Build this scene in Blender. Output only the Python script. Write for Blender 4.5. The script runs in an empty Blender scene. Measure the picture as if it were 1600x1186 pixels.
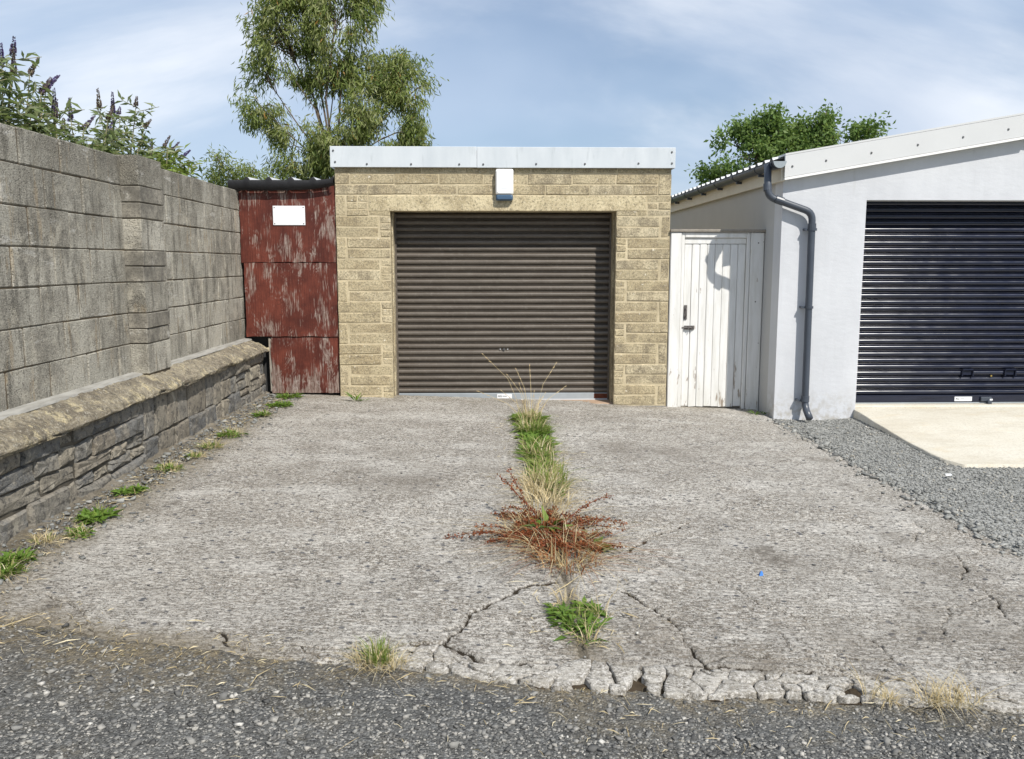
import bpy, math, random
import numpy as np
from mathutils import Vector, Matrix, Euler
R = math.radians
random.seed(7); rng = np.random.default_rng(7)
scene = bpy.context.scene
COL = scene.collection

# ------------------------------------------------------------------ camera, sky, sun, exposure
cam = bpy.data.cameras.new('camera'); camo = bpy.data.objects.new('camera', cam); COL.objects.link(camo)
cam.sensor_width = 36; cam.lens = 36*1333/1600; cam.clip_start = .05; cam.clip_end = 2000
camo.location = (0, 0, 1.42); camo.rotation_euler = (R(90-7.7326), 0, R(-1.4904))
scene.camera = camo

SUN_AZ, SUN_EL = R(33), R(48)          # to the right of straight behind the camera
sdir = Vector((math.sin(SUN_AZ)*math.cos(SUN_EL), -math.cos(SUN_AZ)*math.cos(SUN_EL), math.sin(SUN_EL)))
sl = bpy.data.lights.new('sun', 'SUN'); sl.energy = 5.0; sl.angle = R(.53); sl.color = (1, .955, .88)
so = bpy.data.objects.new('sun', sl); COL.objects.link(so)
so.rotation_euler = (-sdir).to_track_quat('-Z', 'Y').to_euler(); so.location = (10, -12, 20)

world = bpy.data.worlds.new('World'); scene.world = world; world.use_nodes = True
wt = world.node_tree; wt.nodes.clear()
def wn(t, **k):
    n = wt.nodes.new(t)
    for a, v in k.items(): setattr(n, a, v)
    return n
sky = wn('ShaderNodeTexSky', sky_type='NISHITA', sun_disc=False, sun_elevation=SUN_EL, sun_rotation=math.pi-SUN_AZ,
         air_density=1.0, dust_density=.4, ozone_density=3.0, altitude=50)
tc = wn('ShaderNodeTexCoord'); sep = wn('ShaderNodeSeparateXYZ'); wt.links.new(tc.outputs['Generated'], sep.inputs[0])
def wm(op, a, b=None, clamp=False):
    n = wn('ShaderNodeMath', operation=op, use_clamp=clamp)
    for i, v in enumerate((a, b)):
        if v is None: continue
        if isinstance(v, (int, float)): n.inputs[i].default_value = v
        else: wt.links.new(v, n.inputs[i])
    return n.outputs[0]
den = wm('ADD', wm('MAXIMUM', sep.outputs[2], 0.0), .60)
cmb = wn('ShaderNodeCombineXYZ')
wt.links.new(wm('DIVIDE', sep.outputs[0], den), cmb.inputs[0]); wt.links.new(wm('DIVIDE', sep.outputs[1], den), cmb.inputs[1])
def wnoise(scale, loc, sc=(1, 1, 1), detail=5, rough=.5, dist=.0):
    mp = wn('ShaderNodeMapping'); mp.inputs['Location'].default_value = loc; mp.inputs['Scale'].default_value = sc
    wt.links.new(cmb.outputs[0], mp.inputs[0])
    n = wn('ShaderNodeTexNoise'); n.inputs['Scale'].default_value = scale; n.inputs['Detail'].default_value = detail
    n.inputs['Roughness'].default_value = rough; n.inputs['Distortion'].default_value = dist
    wt.links.new(mp.outputs[0], n.inputs['Vector']); return n.outputs[0]
def wramp(f, lo, hi):
    n = wn('ShaderNodeMapRange', interpolation_type='SMOOTHSTEP'); n.inputs[1].default_value = lo; n.inputs[2].default_value = hi
    wt.links.new(f, n.inputs[0]); return n.outputs[0]
veil = wramp(wnoise(1.3, (3.1, 1.7, 0), (1, 1.2, 1), 4, .5), .36, .60)
wisp = wramp(wnoise(1.5, (7.3, 2.2, 0), (.8, 1.7, 1), 7, .57, .3), .44, .72)
def wmix(f, a, b):
    n = wn('ShaderNodeMix', data_type='RGBA')
    if isinstance(f, float): n.inputs[0].default_value = f
    else: wt.links.new(f, n.inputs[0])
    for i, v in ((6, a), (7, b)):
        if isinstance(v, tuple): n.inputs[i].default_value = (*v, 1)
        else: wt.links.new(v, n.inputs[i])
    return n.outputs[2]
skyc = wmix(wm('MULTIPLY', wm('ADD', wm('MULTIPLY', veil, .62), .10), 1.0), sky.outputs[0], (5.7, 6.9, 8.7))
skyc = wmix(wm('MULTIPLY', wisp, .8), skyc, (10.3, 10.6, 11.1))
dk = wramp(wnoise(1.15, (19.4, 6.1, 0), (1, 1.1, 1), 5, .5), .45, .64)
skyc = wmix(wm('MULTIPLY', dk, .55), skyc, (3.7, 4.9, 6.9))
bg = wn('ShaderNodeBackground'); bg.inputs[1].default_value = .10; wt.links.new(skyc, bg.inputs[0])
wo = wn('ShaderNodeOutputWorld'); wt.links.new(bg.outputs[0], wo.inputs[0])

vs = scene.view_settings
vs.view_transform = 'Standard'; vs.look = 'None'; vs.exposure = 0.07; vs.gamma = 1; vs.use_curve_mapping = False

# ------------------------------------------------------------------ helpers: objects
ORG = {}
def tag(o, label=None, cat=None, group=None, kind=None):
    if label: o['label'] = label
    if cat: o['category'] = cat
    if group: o['group'] = group
    if kind: o['kind'] = kind
    return o
def thing(name, loc, label, cat, group=None):
    o = bpy.data.objects.new(name, None); o.empty_display_size = .1; COL.objects.link(o)
    o.location = loc; ORG[o.name] = Vector(loc); return tag(o, label, cat, group)
def link(name, me, parent=None, loc=None, rot=None):
    """loc: world place of the mesh origin; None = mesh holds world coordinates already shifted by the parent origin"""
    o = bpy.data.objects.new(name, me); COL.objects.link(o)
    po = ORG[parent.name] if parent else Vector((0, 0, 0))
    if parent: o.parent = parent
    if loc is None: ORG[o.name] = po.copy()
    else:
        o.location = Vector(loc)-po; ORG[o.name] = Vector(loc)
    if rot: o.rotation_euler = rot
    return o
class MB:
    def __init__(s): s.v = []; s.f = []
    def add(s, vs, fs):
        b = len(s.v); s.v += [tuple(v) for v in vs]; s.f += [tuple(i+b for i in f) for f in fs]; return s
    def box(s, x0, x1, y0, y1, z0, z1):
        return s.add([(x0,y0,z0),(x1,y0,z0),(x1,y1,z0),(x0,y1,z0),(x0,y0,z1),(x1,y0,z1),(x1,y1,z1),(x0,y1,z1)],
                     [(0,3,2,1),(4,5,6,7),(0,1,5,4),(1,2,6,5),(2,3,7,6),(3,0,4,7)])
    def cbox(s, x0, x1, y0, y1, z0, z1, b=.004, j=0., rr=random):
        """box with chamfered edges; j = jitter of the corners"""
        c = [(x0+x1)/2, (y0+y1)/2, (z0+z1)/2]; h = [(x1-x0)/2, (y1-y0)/2, (z1-z0)/2]
        b = min(b, min(h)*.8); vs = []; idx = {}
        for sx in (-1, 1):
            for sy in (-1, 1):
                for sz in (-1, 1):
                    k = [rr.uniform(-j, j) for _ in range(3)]; bb = b*(1+(rr.uniform(-.5, 1.2) if j else 0))
                    for ax in range(3):
                        p = [c[i]+(sx, sy, sz)[i]*(h[i]-(0 if i == ax else bb))+k[i] for i in range(3)]
                        idx[(sx, sy, sz, ax)] = len(vs); vs.append(p)
        fs = []
        for ax in range(3):
            u, w = (ax+1) % 3, (ax+2) % 3
            for sg in (-1, 1):
                q = []
                for (a, d) in ((-1,-1),(1,-1),(1,1),(-1,1)):
                    t = [0, 0, 0]; t[ax] = sg; t[u] = a; t[w] = d; q.append(idx[(*t, ax)])
                fs.append(tuple(q) if sg > 0 else tuple(q[::-1]))
        for ax in range(3):                       # edge chamfers, running along ax
            u, w = (ax+1) % 3, (ax+2) % 3
            for a in (-1, 1):
                for d in (-1, 1):
                    t0 = [0,0,0]; t1 = [0,0,0]; t0[ax] = -1; t1[ax] = 1; t0[u] = t1[u] = a; t0[w] = t1[w] = d
                    q = [idx[(*t0, u)], idx[(*t1, u)], idx[(*t1, w)], idx[(*t0, w)]]
                    fs.append(tuple(q) if a*d < 0 else tuple(q[::-1]))
        for sx in (-1, 1):
            for sy in (-1, 1):
                for sz in (-1, 1):
                    q = [idx[(sx, sy, sz, i)] for i in range(3)]
                    fs.append(tuple(q) if sx*sy*sz > 0 else tuple(q[::-1]))
        return s.add(vs, fs)
    def prism(s, poly, axis, a, b):
        """poly: 2D points in the other two axes (in axis order), extruded a..b"""
        n = len(poly); vs = []
        for t in (a, b):
            for p in poly:
                q = list(p); q.insert(axis, t); vs.append(q)
        fs = [tuple(range(n))[::-1], tuple(range(n, 2*n))] + [(i, (i+1) % n, n+(i+1) % n, n+i) for i in range(n)]
        return s.add(vs, fs)
    def tube(s, pts, rad, n=8, cap=True):
        pts = [Vector(p) for p in pts]; rad = rad if isinstance(rad, (list, tuple)) else [rad]*len(pts)
        vs = []; up = Vector((0.31, .17, .93)).normalized()
        for i, p in enumerate(pts):
            d = (pts[min(i+1, len(pts)-1)]-pts[max(i-1, 0)]).normalized()
            a = d.cross(up)
            if a.length < .05: a = d.cross(Vector((1, 0, 0)))
            a.normalize(); c = d.cross(a)
            for k in range(n):
                t = 2*math.pi*k/n; vs.append(p+(a*math.cos(t)+c*math.sin(t))*rad[i])
        fs = []
        for i in range(len(pts)-1):
            for k in range(n):
                fs.append((i*n+k, i*n+(k+1) % n, (i+1)*n+(k+1) % n, (i+1)*n+k))
        if cap:
            fs.append(tuple(range(n))[::-1]); e = (len(pts)-1)*n; fs.append(tuple(range(e, e+n)))
        return s.add(vs, fs)
    def mesh(s, name, mat, org=(0, 0, 0), smooth=False, fix=True):
        me = bpy.data.meshes.new(name); o = Vector(org)
        me.from_pydata([Vector(v)-o for v in s.v], [], s.f); me.materials.append(mat)
        if smooth: me.polygons.foreach_set('use_smooth', [True]*len(me.polygons))
        me.update(); return me
    def build(s, name, mat, parent=None, smooth=False):
        po = ORG[parent.name] if parent else Vector((0, 0, 0))
        o = link(name, s.mesh(name, mat, po, smooth), parent); 
        return o
def mesh_np(name, V, F, mat, attrs=None, smooth=False):
    me = bpy.data.meshes.new(name); V = np.asarray(V, np.float32); F = np.asarray(F, np.int32); k = F.shape[1]
    me.vertices.add(len(V)); me.vertices.foreach_set('co', V.ravel())
    me.loops.add(F.size); me.loops.foreach_set('vertex_index', F.ravel())
    me.polygons.add(len(F)); me.polygons.foreach_set('loop_start', np.arange(0, F.size, k, dtype=np.int32))
    me.polygons.foreach_set('loop_total', np.full(len(F), k, np.int32))
    if smooth: me.polygons.foreach_set('use_smooth', np.ones(len(F), bool))
    me.update(calc_edges=True)
    for a, arr in (attrs or {}).items():
        at = me.attributes.new(a, 'FLOAT', 'POINT'); at.data.foreach_set('value', np.asarray(arr, np.float32))
    me.materials.append(mat); me.validate(); return me
# numpy value noise
_lat = rng.random((256, 256))
def vnoise(x, y, s, ox=0., oy=0.):
    x = np.asarray(x)*s+ox; y = np.asarray(y)*s+oy
    xi = np.floor(x).astype(int); yi = np.floor(y).astype(int); fx = x-xi; fy = y-yi
    fx = fx*fx*(3-2*fx); fy = fy*fy*(3-2*fy)
    g = lambda a, b: _lat[a % 256, b % 256]
    return (g(xi, yi)*(1-fx)+g(xi+1, yi)*fx)*(1-fy)+(g(xi, yi+1)*(1-fx)+g(xi+1, yi+1)*fx)*fy
def fbm(x, y, s, o=4, ox=0., oy=0.):
    t = 0; a = .5
    for i in range(o): t = t+a*(vnoise(x, y, s*2**i, ox+17.3*i, oy+9.1*i)-.5); a *= .5
    return t*2

# ------------------------------------------------------------------ helpers: materials
class NT:
    def __init__(s, name, rough=.8, spec=.3):
        s.m = bpy.data.materials.new(name); s.m.use_nodes = True; s.t = s.m.node_tree; s.t.nodes.clear()
        s.o = s.n('ShaderNodeOutputMaterial'); s.b = s.n('ShaderNodeBsdfPrincipled')
        s.t.links.new(s.b.outputs[0], s.o.inputs[0]); s.set('Roughness', rough); s.set('Specular IOR Level', spec)
    def n(s, t, **k):
        n = s.t.nodes.new(t)
        for a, v in k.items(): setattr(n, a, v)
        return n
    def put(s, sock, v):
        if isinstance(v, bpy.types.NodeSocket): s.t.links.new(v, sock)
        elif isinstance(v, tuple) and len(v) == 3 and sock.type == 'RGBA': sock.default_value = (*v, 1)
        else: sock.default_value = v
    def set(s, name, v): s.put(s.b.inputs[name], v)
    def pos(s): return s.n('ShaderNodeNewGeometry').outputs['Position']
    def objrand(s): return s.n('ShaderNodeObjectInfo').outputs['Random']
    def attr(s, a): return s.n('ShaderNodeAttribute', attribute_name=a).outputs['Fac']
    def map(s, v, sc=(1, 1, 1), loc=(0, 0, 0), rot=(0, 0, 0)):
        m = s.n('ShaderNodeMapping'); s.put(m.inputs[0], v); m.inputs['Scale'].default_value = sc
        m.inputs['Location'].default_value = loc; m.inputs['Rotation'].default_value = rot; return m.outputs[0]
    def rpos(s, k=37.):
        """world position pushed apart per object so that neighbours do not share one pattern"""
        v = s.n('ShaderNodeVectorMath', operation='ADD'); s.put(v.inputs[0], s.pos())
        c = s.n('ShaderNodeCombineXYZ'); r = s.math('MULTIPLY', s.objrand(), k)
        for i in range(3): s.put(c.inputs[i], r)
        s.put(v.inputs[1], c.outputs[0]); return v.outputs[0]
    def noise(s, v, scale, detail=4, rough=.55, dist=0., out=0):
        n = s.n('ShaderNodeTexNoise'); s.put(n.inputs['Vector'], v); s.put(n.inputs['Scale'], scale); n.inputs['Detail'].default_value = detail
        n.inputs['Roughness'].default_value = rough; n.inputs['Distortion'].default_value = dist; return n.outputs[out]
    def voro(s, v, scale, feature='F1', out='Distance', rand=1.):
        n = s.n('ShaderNodeTexVoronoi', feature=feature); s.put(n.inputs['Vector'], v); n.inputs['Scale'].default_value = scale
        n.inputs['Randomness'].default_value = rand; return n.outputs[out]
    def ramp(s, f, pts):
        r = s.n('ShaderNodeValToRGB'); s.put(r.inputs[0], f); e = r.color_ramp.elements
        while len(e) < len(pts): e.new(.5)
        for i, (p, c) in enumerate(pts):
            e[i].position = p; e[i].color = (*c, 1) if isinstance(c, tuple) else (c, c, c, 1)
        return r.outputs[0]
    def rng(s, f, a, b, c=0., d=1.):
        r = s.n('ShaderNodeMapRange', clamp=True)
        for i, v in enumerate((f, a, b, c, d)): s.put(r.inputs[i], v)
        return r.outputs[0]
    def math(s, op, a, b=0., clamp=False):
        m = s.n('ShaderNodeMath', operation=op, use_clamp=clamp); s.put(m.inputs[0], a); s.put(m.inputs[1], b); return m.outputs[0]
    def mix(s, f, a, b, mode='MIX'):
        m = s.n('ShaderNodeMix', data_type='RGBA', blend_type=mode); s.put(m.inputs[0], f); s.put(m.inputs[6], a); s.put(m.inputs[7], b); return m.outputs[2]
    def col(s, c): s.set('Base Color', c)
    def bump(s, h, strength=.5, dist=.005):
        b = s.n('ShaderNodeBump'); b.inputs['Strength'].default_value = strength; b.inputs['Distance'].default_value = dist
        s.put(b.inputs['Height'], h); s.set('Normal', b.outputs[0]); return b
    def xyz(s, v): q = s.n('ShaderNodeSeparateXYZ'); s.put(q.inputs[0], v); return q.outputs
def plain(name, c, rough=.6, spec=.4, var=.15, scale=30, bump=0., metal=0.):
    n = NT(name, rough, spec); p = n.rpos()
    f = n.noise(p, scale, 5); n.col(n.mix(f, tuple(x*(1-var) for x in c), tuple(min(1, x*(1+var)) for x in c)))
    n.set('Roughness', n.rng(n.noise(p, scale*.4, 4), .3, .7, max(.05, rough-.1), min(1, rough+.1))); n.set('Metallic', metal)
    if bump: n.bump(n.noise(p, scale*3, 4), bump, .003)
    return n.m
M = {}
# grey concrete block
n = NT('concrete_block', .92, .2); p = n.pos(); rp = n.rpos()
c = n.ramp(n.objrand(), [(0, (.36, .342, .29)), (.35, (.50, .475, .405)), (.7, (.44, .42, .36)), (1, (.58, .55, .47))])
c = n.mix(n.rng(n.noise(p, 1.7, 6, .68), .44, .58, 0, .9), c, (.235, .22, .185))
c = n.mix(n.rng(n.noise(n.map(p, (1, 4.5, .8)), 3, 6, .68), .50, .61, 0, .8), c, (.12, .113, .095))
c = n.mix(n.rng(n.noise(p, 6, 6, .68), .54, .64, 0, .7), c, (.54, .50, .41))
c = n.mix(n.rng(n.noise(n.map(p, (1, 3, .5), (4, 2, 0)), 4.5, 5, .65), .60, .68, 0, .45), c, (.38, .27, .14))
x, y, z = n.xyz(p); c = n.mix(n.math('MULTIPLY', n.rng(z, 1.75, 2.1, 0, .85), n.rng(n.noise(p, 3, 6, .72), .40, .56)), c, (.14, .13, .105)); c = n.mix(n.rng(n.noise(n.map(p, (1, 1.2, 4), (1, 3, 0)), 2.2, 6, .7), .61, .67, 0, .7), c, (.62, .60, .55))
pits = n.rng(n.voro(rp, 75), .0, .36)
c = n.mix(n.rng(n.noise(p, 85, 4, .8), .38, .54, .55, 0), c, (.11, .10, .083))
c = n.mix(n.rng(n.noise(p, 150, 3, .8), .52, .62, 0, .6), c, (.58, .54, .45))
c = n.mix(n.math('MULTIPLY', n.math('SUBTRACT', 1, pits), n.rng(n.noise(p, 9, 4, .7), .45, .58, .05, .95)), c, (.07, .065, .055))
n.col(c); n.bump(n.math('ADD', n.math('MULTIPLY', n.noise(p, 130, 4, .8), .9), n.math('ADD', n.math('MULTIPLY', pits, .9), n.math('MULTIPLY', n.noise(p, 22, 6, .7), 1.6))), 1., .009)
M['block'] = n.m
def mortar(name, a, b):
    n = NT(name, .95, .15); p = n.pos(); n.col(n.mix(n.rng(n.noise(p, 6, 6, .65), .35, .65), a, b)); n.bump(n.noise(p, 90, 5, .7), .8, .006); return n.m
M['mortar_grey'] = mortar('grey_mortar', (.07, .06, .045), (.20, .15, .095))
M['mortar_cream'] = mortar('cream_mortar', (.42, .355, .235), (.62, .53, .36))
M['mortar_dark'] = mortar('rubble_mortar', (.06, .054, .045), (.15, .13, .10))
# thin dark engineering courses in the pier
n = NT('pier_brick', .85, .25); p = n.pos()
c = n.mix(n.rng(n.noise(p, 9, 5), .35, .65), (.14, .13, .11), (.31, .285, .235)); c = n.mix(n.rng(n.noise(p, 5, 5, .6, .5), .58, .66, 0, .75), c, (.50, .48, .43)); c = n.mix(n.rng(n.noise(p, 70, 5, .8), .49, .58, 0, .7), c, (.09, .083, .07)); n.col(c)
n.bump(n.noise(p, 60, 5), .6, .005); M['pierbrick'] = n.m
# dark rubble stone
n = NT('rubble_stone', .88, .25); p = n.pos(); rp = n.rpos()
c = n.ramp(n.objrand(), [(0, (.11, .115, .12)), (.3, (.18, .178, .17)), (.6, (.26, .235, .19)), (.85, (.19, .16, .125)), (1, (.38, .345, .27))])
c = n.mix(n.rng(n.noise(rp, 5, 6, .7), .48, .62, 0, .8), c, (.29, .26, .21))
c = n.mix(n.rng(n.noise(rp, 22, 6, .75), .49, .60, 0, .85), c, (.06, .058, .055))
c = n.mix(n.rng(n.noise(rp, 9, 5, .7, .6), .60, .66, 0, .7), c, (.46, .42, .34)); c = n.mix(n.rng(n.noise(p, 110, 3, .8), .50, .60, 0, .5), c, (.34, .31, .26))
n.col(c); n.bump(n.math('ADD', n.noise(rp, 14, 7, .65), n.math('MULTIPLY', n.noise(rp, 60, 6, .75), .8)), 1., .014); M['rubble'] = n.m
# weathered coping with lichen
n = NT('coping_concrete', .92, .2); p = n.pos()
c = n.mix(n.rng(n.noise(p, 4, 6, .7), .42, .58), (.42, .365, .265), (.24, .205, .15))
c = n.mix(n.rng(n.noise(n.map(p, (1.2, 1.8, 1.)), 4.5, 5, .7, .3), .55, .62, 0, .9), c, (.66, .56, .35))
c = n.mix(n.rng(n.noise(p, 20, 6, .75), .48, .60, 0, .75), c, (.13, .115, .09)); c = n.mix(n.rng(n.noise(p, 50, 4, .8), .55, .62, 0, .75), c, (.58, .54, .45)); c = n.mix(n.rng(n.noise(p, 95, 4, .8), .52, .60, 0, .7), c, (.12, .105, .085))
n.col(c); n.bump(n.math('ADD', n.noise(p, 10, 6, .7), n.math('MULTIPLY', n.noise(p, 60, 6, .75), .8)), 1., .026); M['coping'] = n.m
n = NT('cement_fillet', .92, .2); p = n.pos(); n.col(n.mix(n.rng(n.noise(n.map(p, (5, 1, 3)), 6, 5), .4, .65), (.36, .35, .32), (.25, .24, .215))); n.bump(n.noise(p, 40, 5), .6, .006); M['fillet'] = n.m
# yellow reconstructed stone
def stone(name, cols, dark=.5):
    n = NT(name, .92, .2); p = n.pos(); rp = n.rpos(); x, y, z = n.xyz(p)
    c = n.ramp(n.objrand(), cols)
    c = n.mix(n.rng(n.noise(rp, 3.5, 6, .68), .42, .60, 0, dark), c, (.33, .25, .14))
    lich = n.math('ADD', n.noise(rp, 7, 6, .7), n.math('ADD', n.rng(x, -.5, 1.8, -.04, .03), n.rng(n.objrand(), .0, 1., -.05, .05)))
    c = n.mix(n.rng(lich, .48, .66, 0, dark*1.05), c, (.155, .135, .10))
    c = n.mix(n.rng(n.noise(p, 55, 5, .8), .47, .57, 0, .68), c, (.155, .132, .095))
    c = n.mix(n.rng(n.noise(p, 100, 4, .8), .53, .61, 0, .55), c, (.74, .65, .46))
    c = n.mix(n.rng(n.noise(p, 26, 3, .6), .68, .71, 0, .9), c, (.72, .67, .55))
    n.col(c); n.bump(n.math('ADD', n.noise(rp, 26, 6, .7), n.math('MULTIPLY', n.noise(rp, 110, 4, .8), .7)), .9, .009); return n.m
M['stone'] = stone('yellow_stone', [(0, (.44, .37, .235)), (.3, (.56, .475, .31)), (.6, (.50, .42, .265)), (1, (.64, .555, .38))], .58)
M['stonepale'] = stone('pale_stone', [(0, (.50, .42, .26)), (1, (.62, .53, .355))], .4)
n = NT('lintel_concrete', .92, .2); p = n.pos()
c = n.mix(n.rng(n.noise(p, 5, 6, .65), .4, .62), (.62, .53, .345), (.40, .33, .205)); c = n.mix(n.rng(n.noise(p, 34, 5, .8), .50, .60, 0, .8), c, (.17, .145, .10)); c = n.mix(n.rng(n.noise(p, 75, 4, .8), .52, .60, 0, .6), c, (.72, .63, .44)); n.col(c)
n.bump(n.noise(p, 70, 5, .7), .8, .006); M['lintel'] = n.m
# peeling red ply
def redply(name, off, wear):
    n = NT(name, .75, .3); p = n.map(n.pos(), (1, 1, 1), (off, 0, off*.7))
    base = n.noise(n.map(p, (2.6, 1, .85)), 2.0, 3, .5, 1.2)
    rings = n.math('PINGPONG', n.math('MULTIPLY', base, 26.), 1.)
    fib = n.noise(n.map(p, (75, 1, 3.2)), 1.6, 5, .65)
    big = n.noise(n.map(p, (3.5, 1, 1.3)), 2.4, 5, .6)
    sc = n.math('ADD', n.math('ADD', n.math('MULTIPLY', fib, .9), n.math('MULTIPLY', rings, .16)), n.math('MULTIPLY', big, 1.4))
    x, y, z = n.xyz(n.pos())
    low = n.rng(z, .50, .10, 0, .24) if wear > 1 else n.rng(z, 2.2, .7, .05, 0.)
    thr = 1.27 if wear > 1 else 1.33
    peel = n.math('MULTIPLY', n.rng(n.math('ADD', sc, low), thr, thr+.16), n.rng(n.noise(n.map(p, (160, 1, 9)), 1.5, 4, .7), .36, .52, .25, 1.))
    red = n.mix(n.rng(n.noise(p, 4, 5, .65), .38, .62), (.085, .021, .014), (.165, .043, .027))
    red = n.mix(n.rng(fib, .36, .58), n.mix(.55, red, (.045, .010, .008)), red)
    wood = n.mix(n.rng(fib, .38, .60), (.11, .078, .06), (.36, .29, .25)); wood = n.mix(n.rng(n.noise(p, 16, 5, .7), .53, .64, 0, .6), wood, (.46, .41, .375))
    c = n.mix(n.math('MULTIPLY', peel, .92), red, wood); c = n.mix(n.rng(rings, .0, .12, .5, 0.), c, (.055, .018, .012))
    n.col(c); n.set('Roughness', n.rng(peel, 0, 1, .55, .9)); n.bump(n.math('SUBTRACT', n.math('MULTIPLY', fib, .6), n.math('MULTIPLY', peel, .5)), .7, .004); return n.m
M['red1'] = redply('red_ply_upper', 0., 1); M['red2'] = redply('red_ply_middle', 3.7, 1); M['red3'] = redply('red_ply_lower', 9.1, 2)
# white painted boards
n = NT('white_painted_wood', .55, .4); p = n.rpos(); wp = n.pos(); x, y, z = n.xyz(wp)
fib = n.noise(n.map(p, (60, 60, 2.2)), 1.5, 5, .65)
c = n.mix(n.rng(n.noise(n.map(p, (9, 9, 1.2)), 2, 5, .6), .42, .7), (.76, .755, .735), (.64, .63, .59))
fl = n.rng(n.math('ADD', n.noise(n.map(p, (14, 14, 2.6)), 1.7, 5, .65), n.rng(z, .5, -.1, 0, .10)), .665, .70)
c = n.mix(fl, c, n.mix(n.rng(fib, .35, .6), (.22, .17, .13), (.48, .42, .36))); c = n.mix(n.rng(z, .30, -.1, 0, .35), c, n.mix(n.noise(p, 20, 4), c, (.48, .46, .38)))
n.col(c); n.bump(n.math('SUBTRACT', n.math('MULTIPLY', fib, .4), fl), .5, .003); M['whitewood'] = n.m
M['greywood'] = plain('grey_weathered_wood', (.30, .27, .23), .85, .2, .5, 18, .6)
# smooth white render
n = NT('white_render', .8, .25); p = n.pos(); x, y, z = n.xyz(p)
c = n.mix(n.rng(n.math('ADD', n.math('MULTIPLY', n.noise(p, 1.3, 6, .65), .7), n.math('MULTIPLY', n.noise(n.map(p, (5, 5, .7)), 2.5, 5, .6), .3)), .38, .62), (.60, .612, .635), (.54, .552, .575))
c = n.mix(n.math('MULTIPLY', n.rng(z, .22, -.12, 0, 1), n.rng(n.noise(p, 13, 6, .7), .44, .62)), c, (.40, .38, .34)); c = n.mix(n.rng(n.noise(n.map(p, (9, 9, .8)), 2.2, 5, .65), .60, .74, 0, .25), c, (.42, .42, .41)); n.col(c)
n.bump(n.math('ADD', n.math('MULTIPLY', n.noise(n.map(p, (1, 1, 2)), 7, 6, .65), 1.6), n.math('MULTIPLY', n.noise(p, 220, 3, .6), .25)), .35, .006); M['render'] = n.m
M['siderender'] = plain('shaded_side_render', (.46, .46, .45), .85, .2, .08, 3, .2)  # wall render in a darker grey, the side's shade put into its colour
# metals and plastics
n = NT('galvanised_fascia', .42, .5); p = n.pos()
c = n.mix(n.rng(n.noise(n.map(p, (3, 1, 1)), 2.2, 5), .35, .68), (.60, .635, .66), (.52, .56, .59)); c = n.mix(n.rng(n.noise(n.map(p, (8, 1, 1.5)), 2.5, 5), .58, .74, 0, .6), c, (.42, .46, .48)); n.col(c)
n.set('Roughness', n.rng(n.noise(p, 8), .3, .7, .38, .58)); n.bump(n.noise(p, 3, 2), .12, .01); M['galv'] = n.m
M['barge'] = plain('cream_white_sheet', (.60, .605, .60), .45, .45, .05, 3)
M['roofsheet'] = plain('pale_roof_sheet', (.62, .63, .63), .5, .4, .12, 4)
M['soffit'] = plain('cream_board', (.66, .61, .50), .6, .35, .1, 6)
M['screw'] = plain('screw_head', (.16, .16, .16), .4, .5, .2, 50, metal=.6)
M['pipe'] = plain('dark_grey_plastic', (.055, .066, .085), .38, .5, .2, 9)
M['pipecap'] = plain('gutter_end_reflection', (.30, .34, .36), .35, .5, .1, 9)  # paler than the gutter: reflected light painted into the end cap's colour
n = NT('brown_shutter', .36, .5); p = n.pos()
c = n.mix(n.rng(n.noise(n.map(p, (1, 1, 6)), 4, 5), .35, .65), (.092, .076, .060), (.122, .103, .084)); c = n.mix(n.rng(n.noise(p, 30, 5, .75), .53, .68, 0, .5), c, (.19, .17, .145)); n.col(c)
n.set('Roughness', n.rng(n.noise(p, 12, 4), .3, .7, .36, .56)); M['brown'] = n.m
n = NT('navy_shutter', .25, .5); p = n.pos()
c = n.mix(n.rng(n.noise(n.map(p, (1, 1, 6)), 4, 5), .35, .65), (.008, .011, .024), (.013, .017, .036)); n.col(c); n.set('Roughness', n.rng(n.noise(p, 9, 4), .3, .7, .13, .22)); M['navy'] = n.m
M['rail'] = plain('bare_bottom_rail', (.33, .36, .38), .4, .5, .15, 12)
M['rust'] = plain('rusty_red_patch', (.14, .045, .025), .8, .2, .4, 30)
M['blackfelt'] = plain('black_bitumen_sheet', (.018, .018, .02), .6, .35, .4, 12, .4)
M['sheetpale'] = plain('pale_sheet_top', (.55, .56, .57), .5, .4, .1, 10)
M['whiteplas'] = plain('white_plastic', (.84, .83, .80), .4, .45, .03, 8)
M['blueplas'] = plain('blue_plastic', (.055, .105, .175), .35, .5, .1, 8)
M['plate'] = plain('white_plate', (.82, .83, .84), .35, .5, .03, 5)
M['black'] = plain('black_ink', (.02, .02, .02), .5, .3)
M['palegrey'] = plain('pale_grey_ink', (.68, .69, .72), .5, .3, .02)
M['iron'] = plain('rusty_iron', (.11, .10, .095), .6, .4, .5, 40, .4)
M['brass'] = plain('brass_lock', (.55, .40, .12), .35, .5, metal=.8)
M['interior'] = plain('dark_interior', (.05, .05, .05), .9, .1)
M['roofing'] = plain('roof_felt', (.10, .10, .10), .9, .2, .3, 8)
M['bluebit'] = plain('blue_wrapper', (.06, .22, .62), .4, .5)
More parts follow.
